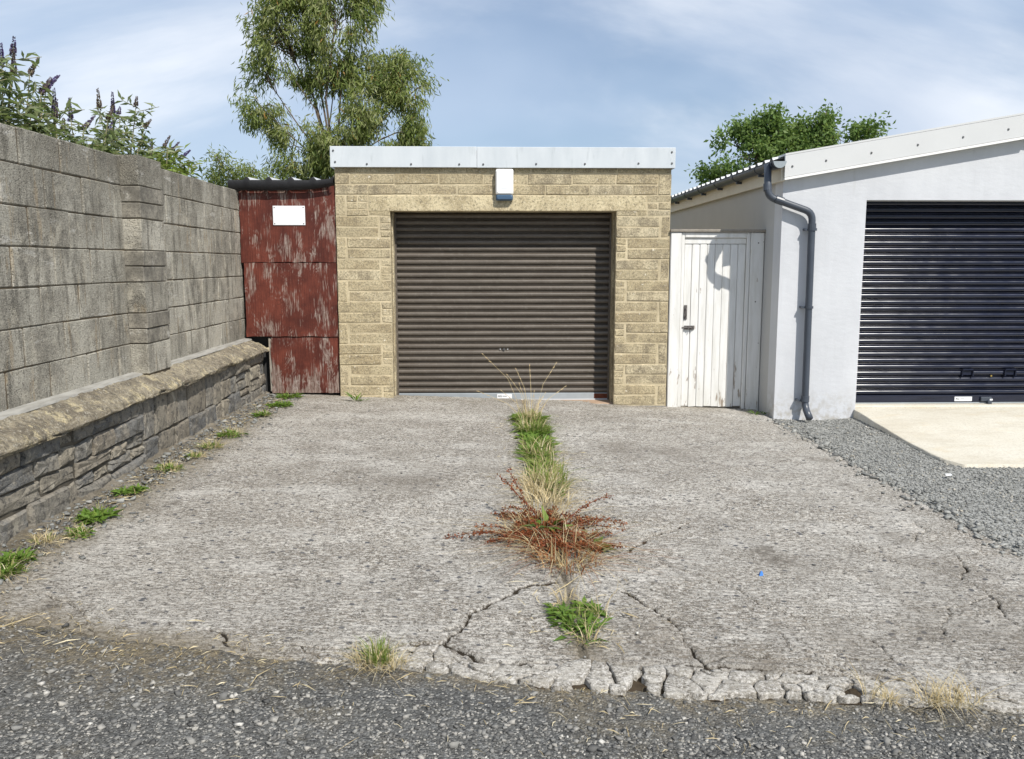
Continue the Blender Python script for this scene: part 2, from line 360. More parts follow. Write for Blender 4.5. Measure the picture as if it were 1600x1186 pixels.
# ground
n = NT('driveway_concrete', .92, .2); p = n.pos()
ck = n.attr('crack'); edge = n.attr('edge')
c = n.mix(n.rng(n.noise(p, .8, 5, .65), .42, .58), (.285, .25, .205), (.40, .365, .315))
c = n.mix(n.rng(n.noise(n.map(p, (1, 1.7, 1), (5, 1, 0)), 1.3, 7, .72), .48, .60, 0, .85), c, (.62, .59, .54))
c = n.mix(n.rng(n.noise(n.map(p, (1, 1.3, 1)), 1.9, 6, .7), .51, .62, 0, .75), c, (.19, .163, .13))
c = n.mix(n.rng(n.noise(n.map(p, (3., 11, 1)), 3.2, 6, .78), .50, .60, 0, .6), c, (.15, .132, .108))
c = n.mix(n.rng(n.noise(n.map(p, (1, 1.7, 1)), 20, 6, .82), .48, .57, 0, .66), c, (.13, .115, .094))
c = n.mix(n.rng(n.noise(n.map(p, (.8, 1.6, 1)), 42, 5, .82), .495, .57, 0, .8), c, (.70, .665, .605))
c = n.mix(n.rng(n.noise(n.map(p, (1, 1.6, 1), (9, 4, 0)), 52, 5, .82), .51, .58, 0, .9), c, (.075, .067, .057))
c = n.mix(n.rng(n.noise(n.map(p, (1, 1, 1), (2, 14, 0)), 120, 3, .85), .53, .59, 0, .7), c, (.70, .68, .63))
agg = n.voro(n.map(p, (1, 1.25, 1)), 21); aggc = n.voro(n.map(p, (1, 1.25, 1)), 21, out='Color')
r_, g_, b_ = n.xyz(aggc)
c = n.mix(n.math('MULTIPLY', n.rng(agg, .22, .32, 1, 0), n.rng(r_, .84, .86)), c, (.115, .115, .12))
c = n.mix(n.rng(n.noise(n.map(p, (1, .8, 1), (3, 8, 0)), .7, 5, .65), .53, .66, 0, .55), c, (.16, .138, .11)); c = n.mix(n.rng(n.noise(n.map(p, (1, 1, 1), (8, 3, 0)), 2.6, 6, .75), .60, .68, 0, .6), c, (.11, .095, .075))
c = n.mix(n.rng(edge, .0, 1., 0, .85), c, n.mix(n.noise(p, 30, 5), (.26, .215, .14), (.15, .125, .09)))
c = n.mix(n.rng(n.math('ADD', ck, n.math('MULTIPLY', n.math('SUBTRACT', n.noise(p, 120, 4, .7), .5), .8)), .28, .62), c, (.045, .036, .026))
n.col(c); n.bump(n.math('ADD', n.math('ADD', n.noise(n.map(p, (.7, 1.4, 1)), 60, 6, .8), n.math('MULTIPLY', n.noise(p, 190, 4, .75), .6)), n.math('MULTIPLY', n.noise(n.map(p, (3., 15, 1)), 3.4, 6, .75), 1.0)), 1., .010); M['slab'] = n.m
n = NT('broken_concrete', .92, .2); p = n.pos()
c = n.mix(n.rng(n.noise(p, 8, 5, .6), .38, .64), (.38, .35, .30), (.54, .51, .455)); c = n.mix(n.rng(n.noise(n.map(p, (1, 1.5, 1)), 42, 5, .82), .49, .57, 0, .8), c, (.13, .115, .094)); c = n.mix(n.rng(n.noise(p, 80, 3, .85), .51, .58, 0, .75), c, (.76, .73, .68)); n.col(c)
n.bump(n.math('ADD', n.noise(p, 60, 6, .75), n.math('MULTIPLY', n.noise(p, 190, 4, .75), .6)), 1., .010); M['frag'] = n.m
n = NT('tarmac', .88, .3); p = n.pos()
c = n.mix(n.rng(n.noise(p, 1.6, 5, .6), .36, .66), (.075, .076, .072), (.13, .129, .12)); v = n.voro(p, 120, out='Color'); r_, g_, b_ = n.xyz(v)
c = n.mix(n.rng(r_, .45, 1., 0, .8), c, (.26, .26, .25)); c = n.mix(n.rng(b_, .6, 1., 0, .7), c, (.03, .03, .032)); c = n.mix(n.rng(g_, .90, .93, 0, .85), c, (.42, .40, .36)); c = n.mix(n.rng(n.noise(p, 2.2, 6, .7), .52, .64, 0, .55), c, (.17, .145, .10)); c = n.mix(n.rng(n.noise(p, 45, 5, .8), .50, .60, 0, .6), c, (.035, .034, .033)); c = n.mix(n.math('MULTIPLY', n.rng(n.attr('edge'), 0, 1, 0, .9), n.rng(n.noise(p, 22, 5, .8), .42, .58, .15, 1.)), c, n.mix(n.rng(n.noise(p, 60, 5, .8), .42, .58), (.10, .078, .045), (.26, .215, .14))); n.col(c)
n.bump(n.math('ADD', n.math('SUBTRACT', 1, n.voro(p, 120)), n.noise(p, 60, 5, .7)), 1., .007); M['road'] = n.m
n = NT('grey_gravel_bed', .9, .25); p = n.pos()
c = n.mix(n.rng(n.noise(p, 2, 5, .6), .36, .66), (.22, .222, .21), (.31, .31, .29)); v = n.voro(p, 90, out='Color'); r_, g_, b_ = n.xyz(v); c = n.mix(n.rng(r_, .3, 1., 0, .7), c, (.50, .50, .475)); c = n.mix(n.rng(b_, .6, 1., 0, .5), c, (.10, .10, .095)); n.col(c)
n.bump(n.math('SUBTRACT', 1, n.voro(p, 90)), 1., .008); M['gravel'] = n.m
def stonesmat(name, pts):
    n = NT(name, .85, .3); t = n.attr('tone'); c = n.ramp(t, pts); c = n.mix(n.rng(n.noise(n.pos(), 160, 3), .4, .65, 0, .4), c, (.12, .115, .11)); n.col(c); return n.m
M['chips'] = stonesmat('road_chippings', [(0, (.055, .055, .053)), (.3, (.15, .148, .14)), (.6, (.265, .26, .24)), (.85, (.38, .36, .32)), (1, (.62, .60, .55))])
M['gstones'] = stonesmat('gravel_stones', [(0, (.12, .12, .115)), (.4, (.25, .255, .24)), (.8, (.38, .38, .355)), (.93, (.50, .45, .36)), (1, (.66, .64, .59))])
n = NT('dry_dirt', .95, .15); p = n.pos()
c = n.mix(n.rng(n.noise(p, 5, 6, .65), .36, .64), (.19, .165, .125), (.34, .305, .25)); c = n.mix(n.rng(n.noise(p, 40, 5, .7), .52, .66, 0, .7), c, (.12, .10, .075)); c = n.mix(n.rng(n.noise(p, 75, 4, .7), .58, .68, 0, .6), c, (.50, .46, .38)); n.col(c); n.bump(n.math('ADD', n.noise(p, 18, 6, .75), n.noise(p, 70, 5, .8)), 1., .02); M['dirt'] = n.m
M['soil'] = plain('dark_soil', (.055, .042, .028), .95, .1, .5, 40, .8)
n = NT('cream_concrete', .85, .25); p = n.pos()
c = n.mix(n.rng(n.noise(p, 2.2, 6, .6), .36, .66), (.58, .54, .45), (.65, .62, .535)); c = n.mix(n.rng(n.noise(n.map(p, (1, 2.5, 1)), 3, 5, .6), .56, .7, 0, .6), c, (.58, .50, .36)); c = n.mix(n.rng(n.noise(p, 50, 5, .8), .50, .60, 0, .5), c, (.40, .36, .285)); c = n.mix(n.rng(n.noise(n.map(p, (1, 3, 1)), 1.2, 6, .7), .50, .62, 0, .5), c, (.47, .42, .33)); c = n.mix(n.rng(n.noise(p, 120, 4, .8), .53, .6, 0, .4), c, (.75, .72, .64)); n.col(c)
n.bump(n.math('ADD', n.noise(p, 60, 5, .8), n.noise(n.map(p, (1, 5, 1)), 8, 5)), .8, .006); M['apron'] = n.m
M['threshold'] = plain('worn_brick_threshold', (.40, .285, .20), .9, .2, .35, 14, .7)
M['grassland'] = plain('rough_grass_ground', (.07, .085, .035), .95, .1, .5, 2)
# foliage: colour by a per-vertex tone, light passing through
def leafmat(name, pts, trans=.35, rough=.55):
    n = NT(name, rough, .3); t = n.attr('tone'); c = n.ramp(t, pts); n.col(c)
    tr = n.n('ShaderNodeBsdfTranslucent'); n.put(tr.inputs[0], n.mix(.25, c, (.30, .38, .05)))
    ms = n.n('ShaderNodeMixShader'); ms.inputs[0].default_value = trans
    n.t.links.new(n.b.outputs[0], ms.inputs[1]); n.t.links.new(tr.outputs[0], ms.inputs[2]); n.t.links.new(ms.outputs[0], n.o.inputs[0]); return n.m
M['euc'] = leafmat('narrow_leaves', [(0, (.075, .125, .04)), (.35, (.145, .205, .055)), (.62, (.24, .30, .08)), (.84, (.32, .35, .13)), (.965, (.36, .38, .20)), (1, (.38, .22, .06))], .45)
M['ash'] = leafmat('broad_leaves', [(0, (.075, .14, .04)), (.5, (.145, .24, .065)), (1, (.24, .33, .11))], .48)
M['budd'] = leafmat('grey_green_leaves', [(0, (.11, .16, .055)), (.5, (.21, .265, .115)), (.85, (.35, .38, .24)), (1, (.44, .46, .34))], .45)
M['lime'] = leafmat('yellow_green_leaves', [(0, (.14, .22, .04)), (1, (.30, .38, .09))], .4)
M['purple'] = leafmat('purple_florets', [(0, (.06, .035, .11)), (.45, (.12, .085, .24)), (.7, (.13, .095, .12)), (1, (.19, .14, .10))], .25)
M['weed'] = leafmat('weed_leaves', [(0, (.07, .14, .02)), (.5, (.15, .25, .04)), (.9, (.26, .34, .07)), (1, (.40, .36, .13))], .35)
M['grass'] = leafmat('grass_blades', [(0, (.09, .16, .03)), (.5, (.21, .28, .06)), (.8, (.37, .36, .13)), (1, (.56, .47, .25))], .35)
M['straw'] = leafmat('dry_straw', [(0, (.38, .29, .15)), (.5, (.58, .47, .27)), (1, (.74, .66, .46))], .25)
M['dock'] = leafmat('russet_seed_stems', [(0, (.11, .028, .012)), (.5, (.23, .062, .022)), (.85, (.34, .12, .04)), (1, (.46, .28, .12))], .2)
M['bark'] = plain('grey_brown_bark', (.13, .10, .075), .9, .2, .4, 8, .5)
M['stem'] = plain('pale_stem', (.25, .23, .13), .8, .2, .3, 20)

# ------------------------------------------------------------------ the ground
SL = -.036
def gz(x): return SL*np.clip(x, -7, 7)
def seg(o, x0, x1, y0, y1): return None
# far ground: one sheet to the horizon, a little below everything built on it
xs = np.array([-600, -120, -40, -15, -7, -4, -2.6, 0, 2.9, 5, 7, 15, 40, 120, 600.]); ys = np.array([-400, -100, -30, -8, 0, 4, 9, 15, 30, 80, 250, 700.])
X, Y = np.meshgrid(xs, ys); V = np.stack([X, Y, gz(X)-.07], -1).reshape(-1, 3); w = len(xs)
F = [(j*w+i, j*w+i+1, (j+1)*w+i+1, (j+1)*w+i) for j in range(len(ys)-1) for i in range(w-1)]
tag(link('ground', mesh_np('ground', V, F, M['grassland'])), 'rough ground beyond the garages and wall', None, None, 'structure')
def grid(x, y, zf):
    X, Y = np.meshgrid(x, y); Z = zf(X, Y); w = len(x); h = len(y)
    I = np.arange(w*h).reshape(h, w); F = np.stack([I[:-1, :-1], I[:-1, 1:], I[1:, 1:], I[1:, :-1]], -1).reshape(-1, 4)
    return np.stack([X, Y, Z], -1).reshape(-1, 3), F
# front edge lines of the slab (x, y)
OUT = np.array([(-2.3,3.22),(-1.86,3.128),(-1.471,3.01),(-1.071,2.926),(-.744,2.892),(-.47,2.875),(-.289,2.874),(-.15,2.823),(-.016,2.792),(.139,2.775),(.419,2.72),(.635,2.708),(.853,2.704),(1.117,2.706),(1.377,2.695),(1.587,2.674),(1.794,2.653),(2.3,2.62),(2.9,2.6)])
INN = np.array([(-2.3,3.22),(-1.86,3.128),(-1.471,3.01),(-1.071,2.926),(-.744,2.892),(-.52,2.89),(-.42,2.96),(-.346,3.025),(-.185,3.044),(-.159,2.997),(-.063,2.914),(.075,2.901),(.188,2.862),(.31,2.942),(.369,2.945),(.448,2.924),(.542,2.923),(.634,2.918),(.768,2.889),(.976,2.884),(1.23,2.876),(1.366,2.868),(1.493,2.84),(1.568,2.806),(1.688,2.774),(1.841,2.727),(2.3,2.70),(2.9,2.68)])
outer = lambda x: np.interp(x, OUT[:, 0], OUT[:, 1]) + .034*fbm(x, x*0, 8, 5)
inner = lambda x: np.interp(x, INN[:, 0], INN[:, 1]) + .014*fbm(x, x*0+5, 16, 4)
def road_z(x, y):
    d = np.interp(x, [-1.2, -.4, 3], [.004, .018, .022])
    return gz(x)-d+.012*fbm(x, y, 1.6, 3)+.006*fbm(x, y, 14, 4)
x = np.arange(-3.6, 3.61, .014); y = np.arange(.9, 3.35, .014)
V, F = grid(x, y, lambda X, Y: road_z(X, Y)-np.clip((Y-outer(X)-.03)*1.2, 0, .06))
de_ = outer(V[:, 0])-V[:, 1]; eg = np.clip(1-de_/(.10+.25*np.clip(-.3-V[:, 0], 0, 1)+.22*vnoise(V[:, 0], V[:, 1], 2.2)), 0, 1)*np.clip(.25+1.5*vnoise(V[:, 0], V[:, 1], 9, 3, 3)-.3*(V[:, 0] > -.2), 0, 1)
tag(link('road', mesh_np('road', V, F, M['road'], {'edge': eg}, smooth=True)), 'dark tarmac lane scattered with chippings in the foreground', None, None, 'structure')
# wider lane behind and beside the camera
V, F = grid(np.arange(-14, 14.1, .5), np.arange(-5, .96, .33), lambda X, Y: gz(X)-.035-.004*(Y < 0))
tag(link('road', mesh_np('road_behind', V, F, M['road'])), 'tarmac lane running on behind the camera', None, None, 'structure')
V, F = grid(np.arange(3.55, 14.1, .35), np.arange(.9, 4.4, .35), lambda X, Y: gz(X)-.045)
tag(link('road', mesh_np('road_side', V, F, M['road'])), 'tarmac lane running on to the right', None, None, 'structure')
# gravel
V, F = grid(np.arange(2.74, 7.2, .03), np.arange(3.0, 8.45, .03), lambda X, Y: gz(X)-.022+.012*fbm(X, Y, 2.2, 4)+.012*np.clip((Y-7.4)*1., 0, 1)+.035*np.clip((X-3.25)/.35, 0, 1)*np.clip((Y-6.5)/1.2, 0, 1))
tag(link('gravel_bed', mesh_np('gravel_bed', V, F, M['gravel'], smooth=True)), 'grey gravel strip between driveway and pale apron', None, None, 'structure')

CR = [([(.183,3.692),(.036,3.497),(-.058,3.355),(-.118,3.196),(-.185,3.05)], .010), ([(.30,3.72),(.183,3.692)], .02), ([(.59,3.604),(.649,3.535),(.734,3.273),(.752,3.07),(.78,2.89)], .011),
      ([(.59,3.62),(.66,3.55)], .018), ([(.775,3.985),(.899,3.906),(1.023,3.789),(1.144,3.64),(1.188,3.463),(1.321,3.338)], .006), ([(2.446,4.283),(2.415,4.105),(2.269,3.874),(2.292,3.675),(2.199,3.292),(2.1,2.9)], .007),
      ([(1.14,3.235),(1.192,3.092),(1.226,2.987)], .008), ([(1.5,3.165),(1.511,3.0)], .006), ([(-1.842,3.448),(-1.705,3.354),(-1.56,3.205),(-1.459,3.01)], .006), ([(-1.063,3.115),(-.887,2.961)], .008),
      ([(-.271,4.034),(.011,4.093),(.3,4.12)], .006), ([(.805,4.327),(.95,4.46),(1.147,4.696)], .007), ([(-.775,3.019),(-.583,3.002),(-.395,3.001)], .008), ([(2.509,4.819),(2.471,4.633),(2.287,4.448)], .006),
      ([(.36,3.35),(.62,3.33)], .009), ([(1.5,4.9),(1.9,4.95),(2.5,4.82)], .004), ([(.4,5.2),(.75,5.35)], .006), ([(-.1,3.9),(.2,4.0)], .006), ([(1.25,2.99),(1.5,3.0),(1.75,2.92),(2.2,2.9)], .006), ([(-.7,3.02),(-.62,2.9)], .006), ([(.78,2.95),(.95,2.99),(1.2,2.97)], .006), ([(.40,4.65),(.62,4.75),(.85,4.62)], .010), ([(.86,4.35),(.70,4.15)], .010), ([(1.321,3.338),(1.45,3.2),(1.5,3.165)], .004), ([(-.5,2.95),(-.3,3.06),(-.19,3.05)], .010), ([(-.19,3.05),(-.05,2.93),(.2,2.89)], .012), ([(.42,2.96),(.6,2.95),(.78,2.92),(1.0,2.91),(1.25,2.90),(1.45,2.87)], .010), ([(-.118,3.196),(-.3,3.15)], .004), ([(.734,3.273),(.9,3.2)], .004), ([(2.292,3.675),(2.0,3.5),(1.8,3.2)], .004), ([(1.9,4.3),(2.1,4.1),(2.27,3.9)], .004)]
def crack_field(X, Y):
    out = np.zeros_like(X)
    wx = X+.045*fbm(X, Y, 9, 5, 3, 8); wy = Y+.045*fbm(X, Y, 9, 5, 41, 2)
    for pts, wd in CR:
        wdv = .78*wd*(.14+1.35*vnoise(X, Y, 8, wd*999+pts[0][0]*7, 3)**1.3+.35*vnoise(X, Y, 45, 3, 3))
        for (a, b), (c, d) in zip(pts[:-1], pts[1:]):
            L2 = (c-a)**2+(d-b)**2; t = np.clip(((wx-a)*(c-a)+(wy-b)*(d-b))/L2, 0, 1)
            q = np.hypot(wx-a-t*(c-a), wy-b-t*(d-b)); out = np.maximum(out, np.clip(1.25-q/wdv, 0, 1))
    return out
def slab_z(X, Y):
    wy = Y+.018*fbm(X, Y, 2.5, 3); ph = wy*2*np.pi/.034+1.3*fbm(X, Y, 3.5, 3, 9, 1)*3
    amp = .0010+.0022*np.clip(vnoise(X, Y, 1.3, 4, 4)*1.3-.1, 0, 1)*np.clip((X+1.6)/1.2, .25, 1)
    z = gz(X)+.005*fbm(X, Y, 1.2, 3)+amp*np.sin(ph)*vnoise(X, Y, 7, 2, 9)*1.6+.0035*fbm(X, Y, 26, 3, 5, 5)
    return z
def make_slab(x0f, x1f, nx, label):
    u = np.linspace(0, 1, nx); xr = (x0f(3.)+u*(x1f(3.)-x0f(3.)))
    t1 = np.arange(0, 1.35, .0065); t2 = 1.35*np.exp(np.linspace(0, 1, 330)*math.log(6.25/1.35)); t = np.concatenate([t1, t2])/6.25
    yi = inner(xr)                                   # front line
    Y = yi[None, :]+t[:, None]*(9.0-yi[None, :])
    X = x0f(Y)+u[None, :]*(x1f(Y)-x0f(Y))
    Z = slab_z(X, Y); K = crack_field(X, Y)
    de = np.minimum(X-x0f(Y), x1f(Y)-X); df = Y-yi[None, :]
    Z = Z-.020*K-.012*np.clip(1-de/.012, 0, 1)-.010*np.clip(1-df/.015, 0, 1)
    left = np.clip((-.55-X)/.6, 0, 1); Z = Z-left*.012*np.clip(1-df/.12, 0, 1)
    E = np.clip(1-(X+2.13-.10*fbm(X, Y, 3, 4))/.28, 0, 1)*.9
    E = np.maximum(E, left*np.clip(1.05-df/(.22+.2*fbm(X, Y, 4, 4)), 0, 1)); E = np.maximum(E, .75*np.clip(1.1-np.abs(X-.342)/(.05+.05*vnoise(X, Y, 5)), 0, 1))
    E = np.maximum(E, .55*np.clip((Y-8.45)/.3, 0, 1)*vnoise(X, Y, 6))
    h, w = X.shape
    # skirts: repeat the boundary rows lowered
    P = np.stack([X, Y, Z], -1)
    fr = P[0:1].copy(); fr[..., 2] -= .09; P = np.concatenate([fr, P], 0)
    lc = P[:, :1].copy(); lc[..., 2] -= .09; rc = P[:, -1:].copy(); rc[..., 2] -= .09; P = np.concatenate([lc, P, rc], 1)
    pad = lambda A: np.pad(A, ((1, 0), (1, 1)), mode='edge')
    K, E = pad(K), pad(E); h, w = K.shape
    I = np.arange(w*h).reshape(h, w); F = np.stack([I[:-1, :-1], I[:-1, 1:], I[1:, 1:], I[1:, :-1]], -1).reshape(-1, 4)
    return tag(link('driveway_slab', mesh_np('driveway_slab', P.reshape(-1, 3), F, M['slab'], {'crack': K.ravel(), 'edge': E.ravel()}, smooth=True)), label, None, None, 'structure')
XLf = lambda y: -2.10+.03*fbm(y, y*0, 1.3, 4)+0*y
JLf = lambda y: .3365+.010*fbm(y, y*0+2, 5, 4)+0*y
JRf = lambda y: .3475+.010*fbm(y, y*0+7, 5, 4)+0*y
XRf = lambda y: 2.79+.022*fbm(y, y*0+12, 2.5, 4)+0*y
slabL = make_slab(XLf, JLf, 370, 'left bay of worn grey concrete driveway')
slabR = make_slab(JRf, XRf, 370, 'right bay of worn grey concrete driveway')
# soil bed in joint and under the broken front edge
xs = np.arange(-.6, 2.9, .02); ts = np.linspace(-.04, 1.2, 14); X, T = np.meshgrid(xs, ts); Yb = outer(X)+T*(inner(X)-outer(X)); Zb = gz(X)-.024+.010*fbm(X, Yb, 25, 3)
h, w = X.shape; I = np.arange(w*h).reshape(h, w); F = np.stack([I[:-1, :-1], I[:-1, 1:], I[1:, 1:], I[1:, :-1]], -1).reshape(-1, 4)
tag(link('soil', mesh_np('soil', np.stack([X, Yb, Zb], -1).reshape(-1, 3), F, M['soil'])), 'dark soil under the broken front edge of the driveway', None, None, 'structure')
V, F = grid(np.arange(.30, .39, .01), np.arange(2.9, 8.8, .02), lambda X, Y: gz(X)-.007+.010*fbm(X, Y, 18, 3))
tag(link('soil', mesh_np('soil_joint', V, F, M['dirt'])), 'soil filling the joint between the driveway bays', None, None, 'structure')
# broken fragments along the front edge: Voronoi cells in (x, t) space
def clip(poly, a, b, c):                              # keep a*x+b*y<=c
    out = []
    for i in range(len(poly)):
        p, q = poly[i], poly[(i+1) % len(poly)]; dp = a*p[0]+b*p[1]-c; dq = a*q[0]+b*q[1]-c
        if dp <= 0: out.append(p)
        if dp*dq < 0:
            t = dp/(dp-dq); out.append((p[0]+t*(q[0]-p[0]), p[1]+t*(q[1]-p[1])))
    return out
seeds = []; W = .17
for _ in range(4000):
    c_ = (random.uniform(-.52, 2.8), random.uniform(0, W)); md = .028+.15*float(vnoise(c_[0], c_[1], 5.5, 3, 3))**1.4+.03*(c_[1] > .09)
    if all(math.hypot(c_[0]-q_[0], c_[1]-q_[1]) > md for q_ in seeds): seeds.append(c_)
for i, s in enumerate(seeds):
    poly = [(-.52, 0), (2.8, 0), (2.8, W), (-.52, W)]
    for j, q in enumerate(seeds):
        if i != j and abs(q[0]-s[0]) < .6:
            a, b = q[0]-s[0], q[1]-s[1]; poly = clip(poly, a, b, (q[0]**2+q[1]**2-s[0]**2-s[1]**2)/2)
            if len(poly) < 3: break
    if len(poly) < 3: continue
    wpts = []
    for (a, b), (c, d) in zip(poly, poly[1:]+poly[:1]):
        L = math.hypot(c-a, d-b); m = max(1, int(L/.018))
        for k in range(m): wpts.append((a+(c-a)*k/m, b+(d-b)*k/m))
    P = []
    for (a, b) in wpts:
        yo, yi = float(outer(np.array(a))), float(inner(np.array(a))); P.append(Vector((a, yo+(b/W)*(yi-yo)*(1.0-.22*max(0., float(vnoise(a, .5, 6, 2, 9))*1.5-.45)), 0)))
    C0 = sum(P, Vector())/len(P); rad = sum((q-C0).length for q in P)/len(P)
    if rad < .010: continue
    gap = random.choice((.0006, .001, .0015, .003, .006, .008)); sh = max(.55, 1-gap/rad)
    hz = random.uniform(-.005, .001); tx, ty = random.uniform(-.03, .03), random.uniform(-.01, .05)
    if random.random() < .16 and rad < .040: continue
    vs = []; nP = len(P)
    jit = [Vector((random.gauss(0, .0034), random.gauss(0, .0034), 0)) for _ in P]
    for ring, (sc, dz) in enumerate(((1.0, -.05), (1.0, -.0035), (.95, .000), (.55, .001))):
        for q, jv in zip(P, jit):
            v = C0+(q-C0)*sh*sc+jv*sc; z0 = SL*v.x+hz+dz+(v.x-C0.x)*tx+(v.y-C0.y)*ty+(random.gauss(0, .0012) if ring else 0); vs.append((v.x, v.y, z0))
    vs.append((C0.x, C0.y, SL*C0.x+hz+.001))
    fs = []
    for ring in range(3):
        for k in range(nP): fs.append((ring*nP+k, ring*nP+(k+1) % nP, (ring+1)*nP+(k+1) % nP, (ring+1)*nP+k))
    for k in range(nP): fs.append((3*nP+k, 3*nP+(k+1) % nP, 4*nP))
    b = MB(); b.add(vs, fs)
    b.build('concrete_fragment', M['frag'], slabL if C0.x < .34 else slabR, smooth=True)
# dirt margin by the left wall
V, F = grid(np.arange(-2.40, -2.04, .012), np.arange(2.3, 8.9, .014), lambda X, Y: gz(X)-.004-.030*np.clip((X+2.16)/.12, 0, 1)+.022*np.clip((-2.26-X)/.1, 0, 1)+.020*fbm(X, Y, 6, 5)+.006*fbm(X, Y, 40, 2))
tag(link('dirt_margin', mesh_np('dirt_margin', V, F, M['dirt'], smooth=True)), 'dry dirt strip between the wall foot and the driveway', None, None, 'structure')

# loose stones, one mesh per kind of ground
OCT_V = np.array([(1,0,0),(-1,0,0),(0,1,0),(0,-1,0),(0,0,1),(0,0,-1.)]); OCT_F = np.array([(0,2,4),(2,1,4),(1,3,4),(3,0,4),(2,0,5),(1,2,5),(3,1,5),(0,3,5)])
CUB_V = np.array([(sx*.72, sy*.72, sz*.62) for sz in (-1, 1) for sy in (-1, 1) for sx in (-1, 1)]); CUB_F = np.array([(0,2,1),(1,2,3),(4,5,6),(5,7,6),(0,1,4),(1,5,4),(2,6,3),(3,6,7),(0,4,2),(2,4,6),(1,3,5),(3,7,5)])
def stones(name, px, py, pz, size, mat, label, flat=.6, base='cube', hi=.0):
    n = len(px); BV, BF = (CUB_V, CUB_F) if base == 'cube' else (OCT_V, OCT_F); k = len(BV)
    L = BV[None]*(1+rng.normal(0, .24, (n, k, 3)))*size[:, None, None]*np.stack([rng.uniform(.7, 1.3, n), rng.uniform(.7, 1.3, n), rng.uniform(flat*.6, flat*1.2, n)], -1)[:, None, :]
    a = rng.uniform(0, 2*np.pi, n); b = rng.normal(0, .35, n); ca, sa, cb, sb = np.cos(a), np.sin(a), np.cos(b), np.sin(b)
    x1 = L[..., 0]; y1 = L[..., 1]*cb[:, None]-L[..., 2]*sb[:, None]; z1 = L[..., 1]*sb[:, None]+L[..., 2]*cb[:, None]
    X = x1*ca[:, None]-y1*sa[:, None]+px[:, None]; Y = x1*sa[:, None]+y1*ca[:, None]+py[:, None]; Z = z1+pz[:, None]
    F = (BF[None]+(np.arange(n)*k)[:, None, None]).reshape(-1, 3)
    tone = np.repeat(np.clip(rng.beta(1.7, 1.9, n)+hi, 0, 1), k)
    return tag(link(name, mesh_np(name, np.stack([X, Y, Z], -1).reshape(-1, 3), F, mat, {'tone': tone})), label, None, None, 'stuff')
N = 46000; px = rng.uniform(-3.2, 3.2, N); py = 1.5+1.75*rng.random(N)**.9; dens = fbm(px, py, 2.0, 4)+.35*fbm(px, py, .6, 2, 4, 4); keep = (py < outer(px)+.01) & (rng.random(N) < np.clip(.62+1.6*dens, .10, 1)*np.where(outer(px)-py < .22, .35, 1.))
px, py = px[keep], py[keep]; sz = np.clip(rng.lognormal(math.log(.0042), .46, len(px)), .0018, .016)
stones('loose_chippings', px, py, road_z(px, py)+sz*.22, sz, M['chips'], 'loose stone chippings scattered over the tarmac lane')
N = 56000; px = rng.uniform(2.80, 6.4, N); py = rng.uniform(3.4, 8.28, N); sz = np.clip(rng.lognormal(math.log(.0056), .40, N), .0025, .018)
keep = ~((px > 3.66) & (py > 6.46))
px, py, sz = px[keep], py[keep], sz[keep]
stones('gravel_stones', px, py, gz(px)-.020+.012*fbm(px, py, 2.2, 4)+.012*np.clip((py-7.4), 0, 1)+.035*np.clip((px-3.25)/.35, 0, 1)*np.clip((py-6.5)/1.2, 0, 1)+sz*.2, sz, M['gstones'], 'loose grey gravel stones beside the driveway', base='oct')
N = 3000; py = rng.uniform(2.9, 8.8, N); px = np.where(rng.random(N) < .7, rng.uniform(-2.33, -2.08, N), rng.normal(-2.08, .10, N)); sz = np.clip(rng.lognormal(math.log(.0052), .62, N), .002, .028)
stones('wall_foot_rubble', px, py, gz(px)+.003+sz*.2, sz, M['gstones'], 'small stones and crumbs at the wall foot', hi=-.18)
N = 2200; px = rng.uniform(-2.0, 2.75, N); py = 2.9+5.6*rng.random(N)**1.2; sz = np.clip(rng.lognormal(math.log(.0028), .5, N), .0014, .012)
keep = rng.random(N) < np.clip(.35+1.8*fbm(px, py, 1.2, 3, 7, 7)+.35*(py < 3.3), .05, 1); px, py, sz = px[keep], py[keep], sz[keep]
stones('driveway_grit', px, py, gz(px)+.001+sz*.25, sz, M['chips'], 'fine grit lying on the concrete driveway')
N = 700; py = rng.uniform(3.2, 8.2, N); px = 2.79+rng.normal(0, .06, N); sz = np.clip(rng.lognormal(math.log(.008), .55, N), .003, .030)
stones('driveway_edge_rubble', px, py, gz(px)-.006+.010*(px < 2.79)+sz*.2, sz, M['gstones'], 'broken lumps along the right driveway edge')

# pale apron before the white garage
ap = []; nx, ny = 40, 30
edge = [(3.63, 8.42), (3.617, 7.8), (3.605, 7.2), (3.60, 6.75), (3.625, 6.54), (3.70, 6.42)]
eyv = np.array([q[1] for q in edge][::-1]); exv = np.array([q[0] for q in edge][::-1])
us = np.concatenate([[0, .0012], np.linspace(.006, 1, nx)]); vsn = np.concatenate([[0, .001], np.linspace(.006, 1, ny)])
Yg = 6.42+vsn[:, None]*(8.42-6.42)+0*us[None, :]; x0 = np.interp(Yg, eyv, exv)+.012*fbm(Yg, Yg*0, 6, 4); Xg = x0+us[None, :]*(6.9-x0)
Zg = np.interp(Yg, [6.42, 7.2, 8.3], [-.135, -.105, -.018])-.010*np.clip((Xg-3.6)/3, 0, 1)+.004*fbm(Xg, Yg, 1.6, 4); Zg[:, 0] -= .10; Zg[0, :] -= .06; Zg[:, 1] -= .003
I = np.arange(Xg.size).reshape(Xg.shape); F = np.stack([I[:-1, :-1], I[:-1, 1:], I[1:, 1:], I[1:, :-1]], -1).reshape(-1, 4)
